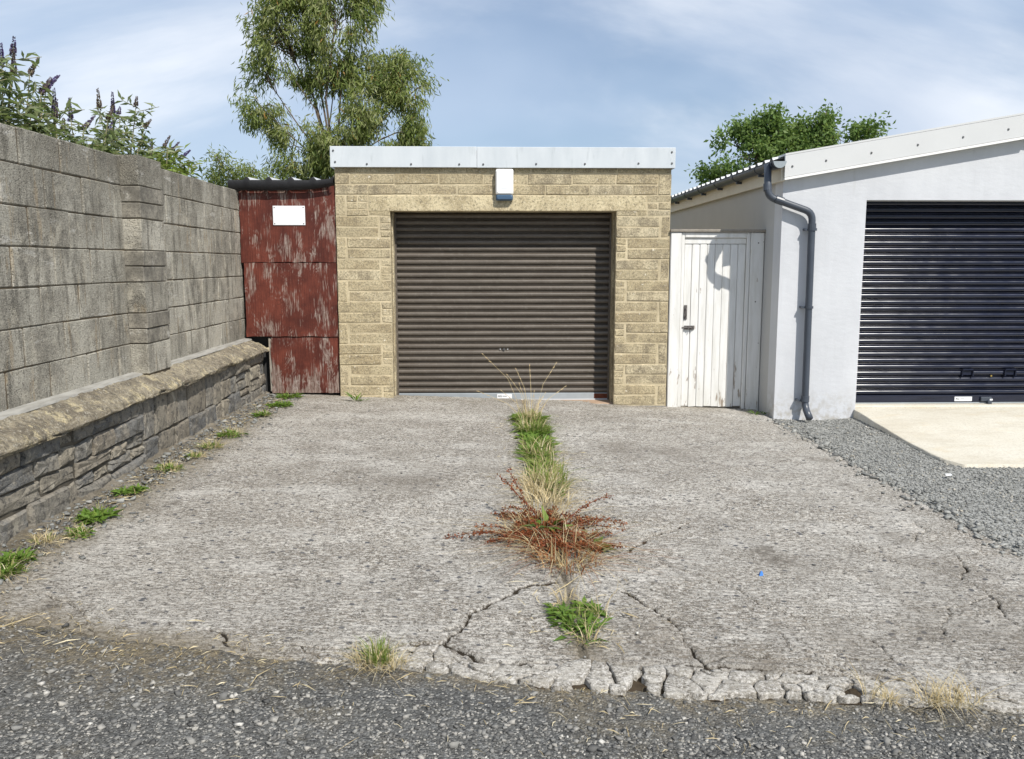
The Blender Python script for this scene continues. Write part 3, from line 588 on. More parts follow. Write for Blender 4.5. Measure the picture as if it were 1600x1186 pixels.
tag(link('concrete_apron', mesh_np('concrete_apron', np.stack([Xg, Yg, Zg], -1).reshape(-1, 3), F, M['apron'], smooth=False)), 'pale cream concrete apron before the dark roller door', None, None, 'structure')

# ------------------------------------------------------------------ boundary wall on the left
CACHE = {}
def piece(name, mat, parent, x0, x1, y0, y1, z0, z1, b=.004, j=.0015, variants=3, tilt=0.):
    """one chamfered piece; alike pieces share mesh data"""
    d = (round(x1-x0, 2) if x1-x0 < .15 else round(x1-x0, 3), round(y1-y0, 3), round(z1-z0, 3)); k = (name, mat, d, random.randrange(variants), b)
    if k not in CACHE:
        m = MB(); m.cbox(-d[0]/2, d[0]/2, -d[1]/2, d[1]/2, -d[2]/2, d[2]/2, b, j); CACHE[k] = m.mesh(name, M[mat])
    rot = (random.gauss(0, tilt), random.gauss(0, tilt), random.gauss(0, tilt)) if tilt else None
    return link(name, CACHE[k], parent, ((x0+x1)/2, (y0+y1)/2, (z0+z1)/2), rot)
wall = thing('block_wall', (-2.6, 5.7, .64), 'long grey concrete block wall with one pier, standing on the rubble plinth', 'wall')
MB().box(-2.68, -2.537, 1.6, 8.92, .58, 2.142).build('mortar_core', M['mortar_grey'], wall)
ROWS = [2.15, 1.952, 1.729, 1.512, 1.292, 1.076, .86, .64]; JT = [5.23, 5.02, 5.28, 5.08, 5.35, 5.14, 5.40]; JF = [7.0, 6.86, 7.13, 6.93, 7.16, 6.95, 7.18]
for r in range(7):
    zt, zb = ROWS[r], ROWS[r+1]; js = [JT[r]+.455*k for k in range(-9, 3)]; js = [j for j in js if 1.62 < j < 6.0]+[6.06]
    if js[-1]-js[-2] < .09: js.pop(-2)
    js = [1.62]+js
    jf = [6.49]+[q for q in (JF[r]+.455*k for k in range(-1, 6)) if 6.58 < q < 8.86]+[8.92]
    for a, b in list(zip(js[:-1], js[1:]))+list(zip(jf[:-1], jf[1:])):
        if b-a < .03: continue
        g = .0055; pr = random.uniform(-.004, .005)
        piece('block', 'block', wall, -2.62, -2.53+pr, a+g+random.uniform(0, .002), b-g, zb+(.003 if r < 6 else .002), zt-.003+(random.uniform(-.002, .006) if r == 0 else 0), .004, .0022, 4)
pier = link('pier', MB().box(-2.61, -2.418, 6.07, 6.475, .60, 2.13).mesh('pier', M['mortar_grey'], ORG[wall.name]), wall)
for r in range(7):
    zt, zb = ROWS[r], ROWS[r+1]; thin = r in (1, 3, 5)
    parts = [(zb, (zb+zt)/2), ((zb+zt)/2, zt)] if thin else [(zb, zt)]
    for a, b in parts:
        dx = random.uniform(-.004, .004) + (.004 if thin else 0)
        piece('pier_block', 'pierbrick' if thin else 'block', pier, -2.60, -2.41+dx, 6.06-(.004 if thin else 0), 6.485, a+.003, b-.003+(.012 if r == 0 else 0), .0035, .0015, 3)
# rubble plinth with a sloping coping
plinth = thing('rubble_plinth', (-2.4, 5.7, .09), 'low dark rubble stone plinth with sloping lichen-stained coping under the block wall', 'wall')
MB().box(-2.70, -2.352, 1.6, 8.86, -.05, .57).build('mortar_core', M['mortar_dark'], plinth)
# coping: swept profile with wobble
prof0 = np.array([(-2.545, .645), (-2.47, .640), (-2.42, .628), (-2.36, .604), (-2.31, .575), (-2.283, .552), (-2.276, .530), (-2.290, .512), (-2.36, .500)])
tt = np.linspace(0, 8, 34); pa_ = np.interp(tt, range(9), prof0[:, 0]); pb_ = np.interp(tt, range(9), prof0[:, 1])
ysn = np.arange(1.6, 8.86, .012); K_, Y_ = np.meshgrid(np.arange(34.), ysn); f_ = np.clip(K_/5, 0, 1)
sl_ = fbm(Y_, K_*.05, 2.0, 5, 3, 3); ch_ = np.clip(fbm(Y_, K_*.05+4, 4.5, 5, 8, 8)-.08, 0, 1)*np.clip((K_-14)/6, 0, 1); ro_ = fbm(Y_, K_*.10, 16, 4, 2, 7)
Xc = pa_[None]+f_*(.022*sl_*np.clip((K_-10)/8, .2, 1)+.010*ro_-.045*ch_); Zc = pb_[None]+f_*(.020*fbm(Y_, K_*.06+9, 2.6, 5, 5, 1)+.009*ro_+.030*ch_*np.clip((K_-26)/4, 0, 1))
I_ = np.arange(K_.size).reshape(K_.shape); F = np.stack([I_[:-1, :-1], I_[:-1, 1:], I_[1:, 1:], I_[1:, :-1]], -1).reshape(-1, 4)
link('coping', mesh_np('coping', np.stack([Xc, Y_, Zc], -1).reshape(-1, 3)-np.array(ORG[plinth.name]), F, M['coping'], smooth=True), plinth)
b = MB(); b.prism([(-2.56, .60), (-2.455, .640), (-2.462, .652), (-2.545, .662), (-2.56, .662)], 1, 1.62, 6.055); b.prism([(-2.56, .60), (-2.455, .640), (-2.462, .652), (-2.545, .660), (-2.56, .660)], 1, 6.49, 8.85); b.build('cement_fillet', M['fillet'], plinth)
rs = random.Random(21)
def rubble_stone(y0, y1, z0, z1):
    ny, nz = 4, 3; vs = []; x = -2.335+rs.uniform(-.014, .016); g = .005; fs = []
    sk = [rs.uniform(-.010, .010) for _ in range(4)]
    for layer, (ins, dx) in enumerate(((0, -.05), (0, -.014), (.014, .0))):
        for (a, bb) in [(i, 0) for i in range(ny)]+[(ny, k) for k in range(nz)]+[(ny-i, nz) for i in range(ny)]+[(0, nz-k) for k in range(nz)]:
            u, v = a/ny, bb/nz; yy = y0+g+(y1-y0-2*g)*u; zz = z0+g*.7+(z1-z0-1.4*g)*v+(sk[0]*(1-u)+sk[1]*u)*(1-v)+(sk[2]*(1-u)+sk[3]*u)*v
            cy, cz = (y0+y1)/2, (z0+z1)/2; yy += -ins*np.sign(yy-cy)*(abs(yy-cy) > ins); zz += -ins*np.sign(zz-cz)*(abs(zz-cz) > ins)*.8
            rnd = math.sin((a*7.1+bb*3.3+y0*50))*.004 if layer < 2 else rs.uniform(-.005, .004)
            vs.append((x+dx+(rs.uniform(-.006, .007) if layer == 2 else 0), yy+rnd, zz+rnd*.7))
    m = 2*(ny+nz)
    for l in range(2):
        for k in range(m): fs.append((l*m+k, l*m+(k+1) % m, (l+1)*m+(k+1) % m, (l+1)*m+k))
    vs.append((x+rs.uniform(-.004, .012), (y0+y1)/2, (z0+z1)/2)); c = len(vs)-1
    for k in range(m): fs.append((2*m+k, 2*m+(k+1) % m, c))
    q = MB(); q.add(vs, fs); q.build('stone', M['rubble'], plinth)
yy = 2.6
while yy < 8.8:
    L = rs.uniform(.55, 1.0); L = min(L, 8.84-yy); 
    if 8.84-(yy+L) < .25: L = 8.84-yy
    zb, zt = .065+rs.uniform(-.01, .01), .520; n_ = rs.choice((3, 4, 4, 5)) if not 5.6 < yy < 6.8 else 2
    cuts = sorted(rs.uniform(.75, 1.25) for _ in range(n_)); rs.shuffle(cuts); tot = sum(cuts)
    if n_ == 2: cuts = [1., 1.7]; tot = 2.7
    z = zb
    for ci, cval in enumerate(cuts):
        z2 = z+(zt-zb)*cval/tot; y = yy
        while y < yy+L-.02:
            l = rs.uniform(.17, .46); l = min(l, yy+L-y)
            if yy+L-(y+l) < .10: l = yy+L-y
            if z2-z > .16 and l > .24 and rs.random() < .4 and n_ > 2:
                zm = (z+z2)/2+rs.uniform(-.015, .015); rubble_stone(y, y+l, z, zm); rubble_stone(y, y+l, zm, z2)
            else: rubble_stone(y, y+l, z, z2)
            y += l
        z = z2
    yy += L

# ------------------------------------------------------------------ yellow stone garage
gar = thing('brick_garage', (.145, 8.8, 0), 'small flat-roofed yellow stone garage with closed brown roller door', 'garage')
GX0, GX1, OX0, OX1, GY, OT = -1.556, 1.850, -1.003, 1.292, 8.80, 1.947
b = MB()
b.box(GX0+.006, OX0-.004, GY+.0035, GY+.30, -.25, 2.42); b.box(OX1+.004, GX1-.006, GY+.0035, GY+.30, -.25, 2.42); b.box(OX0-.004, OX1+.004, GY+.0035, GY+.30, OT+.005, 2.42)
b.box(GX0+.006, GX0+.22, GY+.30, 14.2, -.25, 2.42); b.box(GX1-.22, GX1-.006, GY+.30, 14.2, -.25, 2.42); b.box(GX0+.22, GX1-.22, 14.0, 14.2, -.25, 2.42)
gw = b.build('wall', M['mortar_cream'], gar)
def br(x0, x1, z0, z1, mat='stone', d=.10):
    g = .004; pr = random.uniform(-.002, .004)
    piece('stone_block', mat, gw, x0+g, x1-g, GY-pr, GY+d, z0+g, z1-g, .005, .0016, 3)
UN = .2165; zt = 1.898; zs = [2.322, 2.212, 2.108]
for u in range(9):
    t = zt-u*UN; m = t-UN/2; bt = t-UN
    if u % 2 == 0:
        br(GX0, GX0+.44, m, t); br(GX0, GX0+.44, bt, m); h3 = UN/3
        for k in range(3): br(GX0+.45, OX0, bt+k*h3, bt+(k+1)*h3, 'stonepale')
        br(OX1, OX1+.445, m, t); br(OX1, OX1+.445, bt, m); br(OX1+.455, GX1, bt, t)
    else:
        br(GX0, GX0+.10, bt, t, 'stonepale'); br(GX0+.11, OX0, m, t); br(GX0+.11, OX0, bt, m)
        for k in range(3): br(OX1, OX1+.105, bt+k*UN/3, bt+(k+1)*UN/3, 'stonepale')
        br(OX1+.115, GX1, m, t); br(OX1+.115, GX1, bt, m)
# lintel level
br(GX0, GX0+.105, zt, 2.108)
for k in range(2):
    for q in range(2): br(GX0+.115+.11*k, GX0+.115+.11*(k+1), 1.966+.071*q, 1.966+.071*(q+1))
br(GX0+.115, GX0+.335, zt, 1.966); br(GX0+.335, OX0, zt, 1.966, 'stonepale')
br(OX1, OX1+.21, zt, 1.966); br(OX1+.21, OX1+.32, zt, 1.966); br(OX1+.32, GX1, zt, 1.966)
br(1.60, 1.72, 1.966, 2.037); br(1.72, GX1, 1.966, 2.037); br(1.60, GX1, 2.037, 2.108)
for (zb, ztp, off) in ((2.108, 2.212, -1.22), (2.212, 2.322, -1.40)):
    js = [GX0]+[off+.447*k for k in range(8) if off+.447*k < 1.66]+[1.715]
    for a, c in zip(js[:-1], js[1:]): br(a, c, zb, ztp)
br(1.715, GX1, 2.108, 2.322)
xx = GX0
for k in range(16):
    x2 = min(GX1, xx+(.22 if k else .215)); br(xx, x2, 2.322, 2.41, 'stonepale' if k % 3 else 'stone'); xx = x2
    if xx > GX1-.02: break
MB().cbox(GX0+.34, 1.594, GY-.004, GY+.20, OT, 2.103, .004, .001).build('lintel', M['lintel'], gar)
b = MB(); b.cbox(OX0-.001, OX0+.012, GY+.11, GY+.31, -.2, OT-.001, .002); b.build('door_jamb', M['stone'], gar)
b = MB(); b.cbox(OX1-.012, OX1+.001, GY+.11, GY+.31, -.2, OT-.001, .002); b.build('door_jamb', M['stone'], gar)
# roof and metal fascia
MB().box(GX0+.02, GX1-.02, GY+.03, 14.19, 2.43, 2.55).build('roof', M['roofing'], gar)
b = MB(); b.cbox(-1.585, -.125, GY-.045, GY-.02, 2.374, 2.578, .003); b.box(-1.585, -1.56, GY-.0205, 14.2, 2.376, 2.576); fa = b.build('fascia', M['galv'], gar)
b = MB(); b.cbox(-.123, 1.873, GY-.047, GY-.022, 2.372, 2.576, .003); b.box(1.848, 1.8725, GY-.0215, 14.2, 2.374, 2.574); fb = b.build('fascia', M['galv'], gar)
b = MB(); b.box(-1.555, 1.845, GY-.0195, GY+.028, 2.42, 2.46); b.build('fascia_batten', M['soffit'], gar)
def disc(m, c, r, d, axis=1, n=8):
    c = Vector(c); pts = [(r*math.cos(2*math.pi*k/n), r*math.sin(2*math.pi*k/n)) for k in range(n)]
    vs = []
    for t, s in ((0, 1.), (-d, .75)):
        for p_ in pts: q = list((p_[0]*s, p_[1]*s)); q.insert(axis, t); vs.append(c+Vector(q))
    m.add(vs, [tuple(range(n, 2*n))]+[(i, (i+1) % n, n+(i+1) % n, n+i) for i in range(n)]); return m
sm = None
for (x, z) in [(-1.552, 2.535), (-1.535, 2.425), (-1.22, 2.405), (-.78, 2.405), (-.30, 2.405), (-.06, 2.405), (.47, 2.41), (.96, 2.412), (1.50, 2.418), (1.835, 2.53), (1.838, 2.42)]:
    if sm is None: sm = disc(MB(), (0, 0, 0), .011, .007).mesh('screw', M['screw'])
    link('screw', sm, fa if x < -.12 else fb, (x, GY-(.045 if x < -.12 else .047), z))
# roller doors
def lath_mesh(name, w, pitch, mat):
    pr = [(-.5, .010), (-.44, .0), (-.38, -.0095), (-.26, -.0165), (-.10, -.0190), (.05, -.0180), (.17, -.0135), (.255, -.0055), (.29, .008), (.33, .012), (.355, .002), (.395, -.0045), (.435, .000), (.465, .007), (.5, .010)]
    b = MB(); k = len(pr)
    b.add([(sx*w/2, dy, -f*pitch*-1) for sx in (-1, 1) for f, dy in pr], [(i, k+i, k+i+1, i+1) for i in range(k-1)])
    me = b.mesh(name, M[mat], smooth=True); return me
def roller(parent, x0, x1, yp, zb, ztop, pitch, mat):
    d = link('roller_door', MB().box(x0-.01, x1+.01, yp+.012, yp+.02, zb, ztop).mesh('door_backing', M['interior'], ORG[parent.name]), parent)
    me = lath_mesh('lath', x1-x0, pitch, mat); z = zb+pitch/2
    while z-pitch/2 < ztop-.01:
        link('lath', me, d, ((x0+x1)/2, yp+random.uniform(-.0008, .0008), z), (random.gauss(0, .010), 0, 0)); z += pitch
    return d
rd = roller(gar, OX0+.012, OX1-.012, 9.09, .040, 2.0, .0684, 'brown')
MB().cbox(OX0+.014, OX1-.014, 9.068, 9.098, -.022, .041, .004).build('bottom_rail', M['rail'], rd)
MB().cbox(OX0+.010, OX1-.010, 9.058, 9.100, -.036, -.022, .003).build('rail_lip', M['sheetpale'], rd)
MB().box(1.12, 1.27, 9.0665, 9.0682, -.018, .034).build('rust_patch', M['rust'], rd)
for x in (.11, .15, .19): link('lock_screw', disc(MB(), (0, 0, 0), .007, .006).mesh('lock_screw', M['sheetpale']), rd, (x, 9.070, .515))
b = MB(); disc(b, (.15, 9.072, .512), .014, .010); b.build('lock', M['screw'], rd)
def text_mesh(s, size, mat):
    cu = bpy.data.curves.new('lettering', 'FONT'); cu.body = s; cu.size = size; cu.extrude = .0005
    o = bpy.data.objects.new('tmp', cu); COL.objects.link(o); dg = bpy.context.evaluated_depsgraph_get(); dg.update()
    me = bpy.data.meshes.new_from_object(o.evaluated_get(dg)); bpy.data.objects.remove(o); me.materials.clear(); me.materials.append(mat); me.name = 'lettering'; return me
def sticker(parent, x0, x1, y, z0, z1):
    s = MB().cbox(x0, x1, y-.002, y, z0, z1, .0008).build('sticker', M['plate'], parent); h = z1-z0
    link('lettering', text_mesh('AG', h*.62, M['black']), s, (x0+h*.22, y-.0035, z0+h*.34), (R(90), 0, 0))
    MB().box(x0+h*1.25, x0+h*2.2, y-.0034, y-.0022, z0+h*.46, z0+h*.56).build('fine_print', M['black'], s)
    return s
sticker(rd, .075, .235, 9.0655, -.016, .032)
MB().cbox(OX0-.03, OX1+.02, 8.86, 9.11, -.16, -.040, .012, .006).build('threshold', M['threshold'], gar)
b = MB(); b.cbox(1.27, 1.86, 8.765, 8.85, -.18, -.062, .012, .008); b.build('footing', M['rubble'], gar)
# side guide rails
for x in (OX0+.012, OX1-.03):
    MB().cbox(x, x+.018, 9.045, 9.105, -.03, OT-.01, .002).build('guide_rail', M['brown'], gar)
# alarm box
al = thing('alarm_box', (.151, GY, 2.2), 'white alarm bell box with blue base fixed above the brown roller door', 'alarm box')
def rbox(m, x0, x1, y0, y1, z0, z1, r, fr=.012, n=5, front=.012):
    """rounded rectangle, extruded toward -y, front face eased"""
    pts = []
    for cx, cz, a0 in ((x1-r, z1-r, 0), (x0+r, z1-r, 90), (x0+r, z0+r, 180), (x1-r, z0+r, 270)):
        for k in range(n+1): a = R(a0+90*k/n); pts.append((cx+r*math.cos(a), cz+r*math.sin(a)))
    k = len(pts); cx, cz = (x0+x1)/2, (z0+z1)/2; vs = []
    for y, ins in ((y1, 0), (y0+fr, 0), (y0+fr*.3, front*.3), (y0, front)):
        for (a, c) in pts: vs.append((a-ins*np.sign(a-cx)*min(1, abs(a-cx)/.02), y, c-ins*np.sign(c-cz)*min(1, abs(c-cz)/.02)))
    fs = [(l*k+i, (l*k+(i+1) % k), (l+1)*k+(i+1) % k, (l+1)*k+i) for l in range(3) for i in range(k)]+[tuple(range(3*k, 4*k))]
    m.add(vs, [f[::-1] for f in fs]); return m
rbox(MB(), .062, .243, GY-.068, GY-.002, 2.105, 2.362, .022, .03, 5, .016).build('cover', M['whiteplas'], al)
rbox(MB(), .066, .239, GY-.066, GY-.003, 2.050, 2.108, .014, .03, 4, .014).build('blue_base', M['blueplas'], al)
MB().box(.118, .178, GY-.0695, GY-.0675, 2.162, 2.170).build('faint_lettering', M['palegrey'], al)

# ------------------------------------------------------------------ red shed front
shed = thing('red_shed', (-2.0, 8.86, .08), 'narrow shed front of peeling red plywood sheets between block wall and yellow garage', 'shed')
def ply(x0, x1, z0, z1, y, mat, notch=0.):
    b = MB(); pts = []; nxp = 14; nzp = 14
    rp = random.Random(int(z0*1000))
    for i in range(nxp): pts.append((x0+(x1-x0)*i/nxp, z0+rp.uniform(-.004, .005)))
    for i in range(nzp): pts.append((x1+rp.uniform(-.002, .001), z0+(z1-z0)*i/nzp))
    for i in range(nxp): pts.append((x1-(x1-x0)*i/nxp, z1+rp.uniform(-.003, .002)))
    for i in range(nzp): pts.append((x0+rp.uniform(-.004, .006)*(2.2 if notch else 1), z1-(z1-z0)*i/nzp))
    b.prism(pts, 1, y, y+.016); return b.build('plywood_sheet', M[mat], shed)
ply(-2.522, -1.560, 1.434, 2.200, 8.822, 'red1'); ply(-2.502, -1.560, .676, 1.428, 8.826, 'red2'); ply(-2.262, -1.560, .085, .672, 8.838, 'red3', 1)
b = MB(); b.cbox(-2.53, -1.562, 8.846, 8.92, 2.13, 2.20, .004); b.build('head_rail', M['greywood'], shed)
b = MB(); b.box(-2.54, -1.562, 8.93, 9.9, -.1, 2.18); b.build('inner_box', M['interior'], shed)
MB().cbox(-2.285, -2.262, 8.845, 8.90, .10, .66, .004, .003).build('side_batten', M['greywood'], shed)
# corrugated sheet roof with a hanging bitumen flap
V = []; xs = np.arange(-2.60, -1.555, .011); 
def corr(x): 
    t = ((x+2.60) % .218)/.218; return .030*max(0, min(1, (abs(t-.86) < .16)*(1.35-abs(t-.86)/.125)))
b = MB(); nx = len(xs); rows = [(8.74, 0.), (9.3, .02), (9.9, .04)]
for (y, dz) in rows:
    for x in xs: b.v.append((x, y, 2.246+dz+corr(x)+.02*max(0, (x+1.72)/.16)))
for j in range(len(rows)-1):
    for i in range(nx-1): b.f.append((j*nx+i, j*nx+i+1, (j+1)*nx+i+1, (j+1)*nx+i))
b.build('roof_sheet', M['sheetpale'], shed)
b = MB(); zf = lambda x: 2.150+.010*math.sin(x*3.1)+.018*max(0, (x+1.80)/.24)*2
for i, x in enumerate(xs):
    dr = .012*float(fbm(x, 0.5, 6, 3))
    for (y, z) in ((8.735, 2.2435+corr(x)+.02*max(0, (x+1.72)/.16)), (8.728, 2.225+dr), (8.745, zf(x)+.015+dr), (8.775, zf(x)+dr)): b.v.append((x, y, z))
for i in range(nx-1):
    for k in range(3): b.f.append((i*4+k, i*4+k+1, (i+1)*4+k+1, (i+1)*4+k))
b.build('bitumen_flap', M['blackfelt'], shed, smooth=True)
pl = thing('sign_plate', (-2.02, 8.82, 1.9), 'blank white sign plate screwed to the red plywood', 'sign')
MB().cbox(-2.184, -1.862, 8.812, 8.8195, 1.806, 1.998, .0015).build('plate', M['plate'], pl)
sm2 = disc(MB(), (0, 0, 0), .006, .004).mesh('corner_screw', M['screw'])
for x in (-2.168, -1.878):
    for z in (1.822, 1.982): link('corner_screw', sm2, pl, (x, 8.8118, z))

# ------------------------------------------------------------------ white garage on the right
WX, WY = 2.822, 8.30; AP = 5.16; EZ = 2.40; SLP = .170
wh = thing('white_garage', (5.16, 8.3, 0), 'white rendered gable garage with closed navy roller door, cut by the right photo edge', 'garage')
RX = 2*AP-WX; DX0, DX1, DT = 3.640, 6.68, 2.029
rz = lambda x: EZ+SLP*(x-WX) if x <= AP else EZ+SLP*(RX-x)
b = MB(); y0, y1 = WY, WY+.22
b.prism([(WX, -.35), (DX0, -.35), (DX0, DT), (DX0, rz(DX0)-.06), (WX, rz(WX)-.06)], 1, y0, y1)
b.prism([(DX1, -.35), (RX, -.35), (RX, rz(RX)-.06), (DX1, rz(DX1)-.06), (DX1, DT)], 1, y0, y1)
b.prism([(DX0, DT), (DX1, DT), (DX1, rz(DX1)-.06), (AP, rz(AP)-.06), (DX0, rz(DX0)-.06)], 1, y0, y1)
b.box(RX-.2, RX, y1, 14.6, -.35, EZ-.07); b.box(WX+.2, RX-.2, 14.4, 14.6, -.35, EZ-.07)
b.build('wall', M['render'], wh)
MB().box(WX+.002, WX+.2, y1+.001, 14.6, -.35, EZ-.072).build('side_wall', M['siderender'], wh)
# roof sheets: trapezoid ribs running up the slope
def roof_side(x0, x1, name):
    b = MB(); ysr = []; y = WY-.06
    while y < 14.7:
        for dy, dz in ((0, 0), (.13, 0), (.155, .028), (.205, .028), (.23, 0)): ysr.append((y+dy, dz))
        y += .23
    m = len(ysr)
    for x in (x0, x1):
        for (yv, dz) in ysr: b.v.append((x, yv, EZ+.022+SLP*(min(x, RX-x+WX)-WX) + dz))
    for i in range(m-1): b.f.append((i, m+i, m+i+1, i+1))
    return b.build(name, M['roofsheet'], wh)
def roof_pts(x): return EZ+.022+SLP*(x-WX if x <= AP else RX-x)
b = MB(); 
roof_side(2.735, AP, 'roof_sheet')
b = MB(); b.prism([(AP, rz(AP)+.02), (RX+.08, rz(RX+.08)+.02), (RX+.08, rz(RX+.08)+.0), (AP, rz(AP)+.0)], 1, WY-.06, 14.7); b.build('roof_sheet', M['roofsheet'], wh)
# barge boards, white lip, screws
def barge(xa, xb, name='barge_board'):
    b = MB(); b.prism([(xa, rz(xa)-.165), (xb, rz(xb)-.165), (xb, rz(xb)+.036), (xa, rz(xa)+.036)], 1, WY-.095, WY-.072)
    b.prism([(xa, rz(xa)+.0385), (xb, rz(xb)+.0385), (xb, rz(xb)+.056), (xa, rz(xa)+.056)], 1, WY-.095, WY+.15); return b.build(name, M['barge'], wh)
bb = barge(2.80, 5.075); bc = barge(5.079, AP); barge(AP, RX+.05)
b = MB(); b.prism([(2.80, rz(2.8)-.19), (AP, rz(AP)-.19), (AP, rz(AP)-.168), (2.80, rz(2.8)-.168)], 1, WY-.100, WY-.0015); b.build('barge_lip', M['whiteplas'], wh)
for x in (2.87, 3.19, 3.62, 4.06, 4.49, 4.92): link('screw', sm, bb, (x, WY-.095, rz(x)-.075))
# cream eaves board under the gutter
b = MB(); b.box(WX-.045, WX-.003, WY-.06, 14.6, EZ-.20, EZ-.02); b.build('eaves_board', M['soffit'], wh)
# gutter with brackets
GXC, GZ0, GR = 2.725, 2.372, .058
def half(m, xc, zc, r, ya, yb, n=10, th=.004):
    vs = []; 
    for y in (ya, yb):
        for k in range(n+1): a = math.pi+math.pi*k/n; vs.append((xc+r*math.cos(a), y, zc+r*math.sin(a)))
        for k in range(n+1): a = 2*math.pi-math.pi*k/n; vs.append((xc+(r-th)*math.cos(a), y, zc+(r-th)*math.sin(a)))
    k = 2*(n+1); m.add(vs, [(i, (i+1) % k, k+(i+1) % k, k+i) for i in range(k)]+[tuple(range(k))[::-1], tuple(range(k, 2*k))]); return m
gut = half(MB(), GXC, GZ0, GR, 8.14, 14.6).build('gutter', M['pipe'], wh, smooth=False)
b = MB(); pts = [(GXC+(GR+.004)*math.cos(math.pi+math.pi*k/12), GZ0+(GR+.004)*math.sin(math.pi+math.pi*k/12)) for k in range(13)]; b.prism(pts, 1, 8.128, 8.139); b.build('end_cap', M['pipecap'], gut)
half(MB(), GXC, GZ0+.004, GR+.009, 8.142, 8.165).build('end_clip', M['pipe'], gut); half(MB(), GXC, GZ0+.004, GR+.009, 8.20, 8.34).build('outlet_socket', M['pipe'], gut)
bm = half(MB(), 0, .004, GR+.008, -.015, .015).box(-.01, .095, -.012, .012, -.085, -.060).mesh('bracket', M['pipe'])
for k in range(8): link('bracket', bm, gut, (GXC, 8.75+.78*k, GZ0))
# downpipe: drop, offset across the corner, long drop, shoe
def bend(pts, r=.06, n=5):
    out = [Vector(pts[0])]
    for a, b_, c in zip(pts[:-2], pts[1:-1], pts[2:]):
        a, b_, c = Vector(a), Vector(b_), Vector(c); u = (a-b_).normalized()*r; w = (c-b_).normalized()*r
        for k in range(n+1): t = k/n; out.append((b_+u)*(1-t)**2+b_*2*t*(1-t)+(b_+w)*t*t)
    out.append(Vector(pts[-1])); return out
DP = .034; PY = WY-.072
dp = MB().tube(bend([(2.655, 8.27, 2.36), (2.655, 8.235, 2.055), (3.09, PY, 1.905), (3.105, PY, .02), (3.112, PY-.12, -.075)], .075), DP, 12).build('downpipe', M['pipe'], wh, smooth=True)
def collar(p0, p1, r): return MB().tube([p0, p1], r, 14).build('socket', M['pipe'], dp, smooth=False)
collar((2.655, 8.258, 2.175), (2.655, 8.245, 2.11), DP+.005); collar((2.73, 8.222, 2.029), (2.80, 8.214, 2.005), DP+.005); collar((3.093, PY, 1.80), (3.093, PY, 1.735), DP+.005); collar((3.104, PY, .13), (3.104, PY, .07), DP+.006)
for z in (1.745, 1.0, .085):
    b = MB(); b.tube([(3.099, PY, z-.012), (3.099, PY, z+.012)], DP+.008, 14); b.box(3.03, 3.09, PY-.0, PY+.02, z-.010, z+.010); b.box(3.03, 3.045, PY+.02, WY-.001, z-.010, z+.010); b.box(3.09, 3.11, PY+.03, WY-.001, z-.01, z+.01); b.build('bracket', M['pipe'], dp)
# navy roller door
rn = roller(wh, DX0+.004, DX1-.004, 8.50, .095, 2.10, .0652, 'navy')
MB().cbox(DX0+.006, DX1-.006, 8.478, 8.508, .018, .093, .004).build('bottom_rail', M['navy'], rn)
MB().cbox(DX0+.003, DX1-.003, 8.470, 8.512, .008, .018, .002).build('rail_lip', M['rail'], rn)
sticker(rn, 4.735, 4.915, 8.4755, .030, .076)
for x in (4.85, 5.29):
    b = MB(); b.cbox(x-.055, x+.055, 8.462, 8.482, .345, .362, .004); b.cbox(x-.060, x-.048, 8.462, 8.49, .285, .345, .003); b.cbox(x+.048, x+.060, 8.462, 8.49, .285, .345, .003); b.box(x-.045, x+.045, 8.480, 8.484, .30, .34); b.build('pull_handle', M['navy'], rn)
b = MB(); disc(b, (5.10, 8.483, .288), .011, .008); b.build('keyhole', M['brass'], rn)
b = MB(); b.cbox(5.0, 5.11, 8.455, 8.477, .028, .075, .004); b.cbox(5.06, 5.10, 8.43, 8.47, .005, .040, .003); b.build('floor_lock', M['pipe'], rn)
b = MB(); b.box(5.085, 5.115, 8.448, 8.453, .040, .056); b.build('lock_tag', M['plate'], rn)
MB().cbox(DX0-.01, DX1, 8.36, 8.53, -.10, .004, .008, .005).build('door_sill', M['apron'], wh)
MB().box(WX+.3, RX-.3, 8.6, 8.62, -.1, 2.3).build('dark_inside', M['interior'], wh)

# ------------------------------------------------------------------ white plank gate between the garages
gt = thing('plank_gate', (2.33, 8.72, -.09), 'white painted plank side gate with rusty bolt between the two garages', 'gate')
DY = 8.70
def wb(x0, x1, y0, y1, z0, z1, name='frame_board', mat='whitewood', b=.004, j=.0015): return MB().cbox(x0, x1, y0, y1, z0, z1, b, j).build(name, M[mat], gt)
wb(1.812, 1.925, DY-.03, DY+.06, -.11, 1.735, 'gate_post'); wb(1.928, 1.965, DY-.018, DY+.05, -.085, 1.735, 'frame_board')
wb(1.9655, 2.632, DY-.018, DY+.05, 1.683, 1.735, 'frame_board'); wb(2.632, 2.672, DY-.018, DY+.05, -.10, 1.735, 'frame_board')
wb(2.6745, 2.818, DY-.026, DY+.05, -.15, 1.738, 'wide_board'); wb(1.806, 2.822, DY-.045, DY+.07, 1.741, 1.766, 'cap_board', 'greywood', .003, .003)
x = 1.968; nb = 8
leaf = link('door_leaf', MB().box(1.969, 2.629, DY+.032, DY+.045, -.072, 1.676).mesh('door_leaf', M['whitewood'], ORG[gt.name]), gt)
wdt = .661/nb
for k in range(nb):
    xa = 1.968+k*wdt; g = random.choice((.0012, .0016, .0022)); zb = -.075+random.uniform(-.004, .006)
    MB().cbox(xa+g, xa+wdt-g, DY+.006+random.uniform(-.0015, .0015), DY+.031, zb, 1.618, .0035, .001).build('plank', M['whitewood'], leaf)
MB().cbox(1.969, 2.629, DY+.002, DY+.031, 1.622, 1.677, .003).build('top_rail', M['whitewood'], leaf)
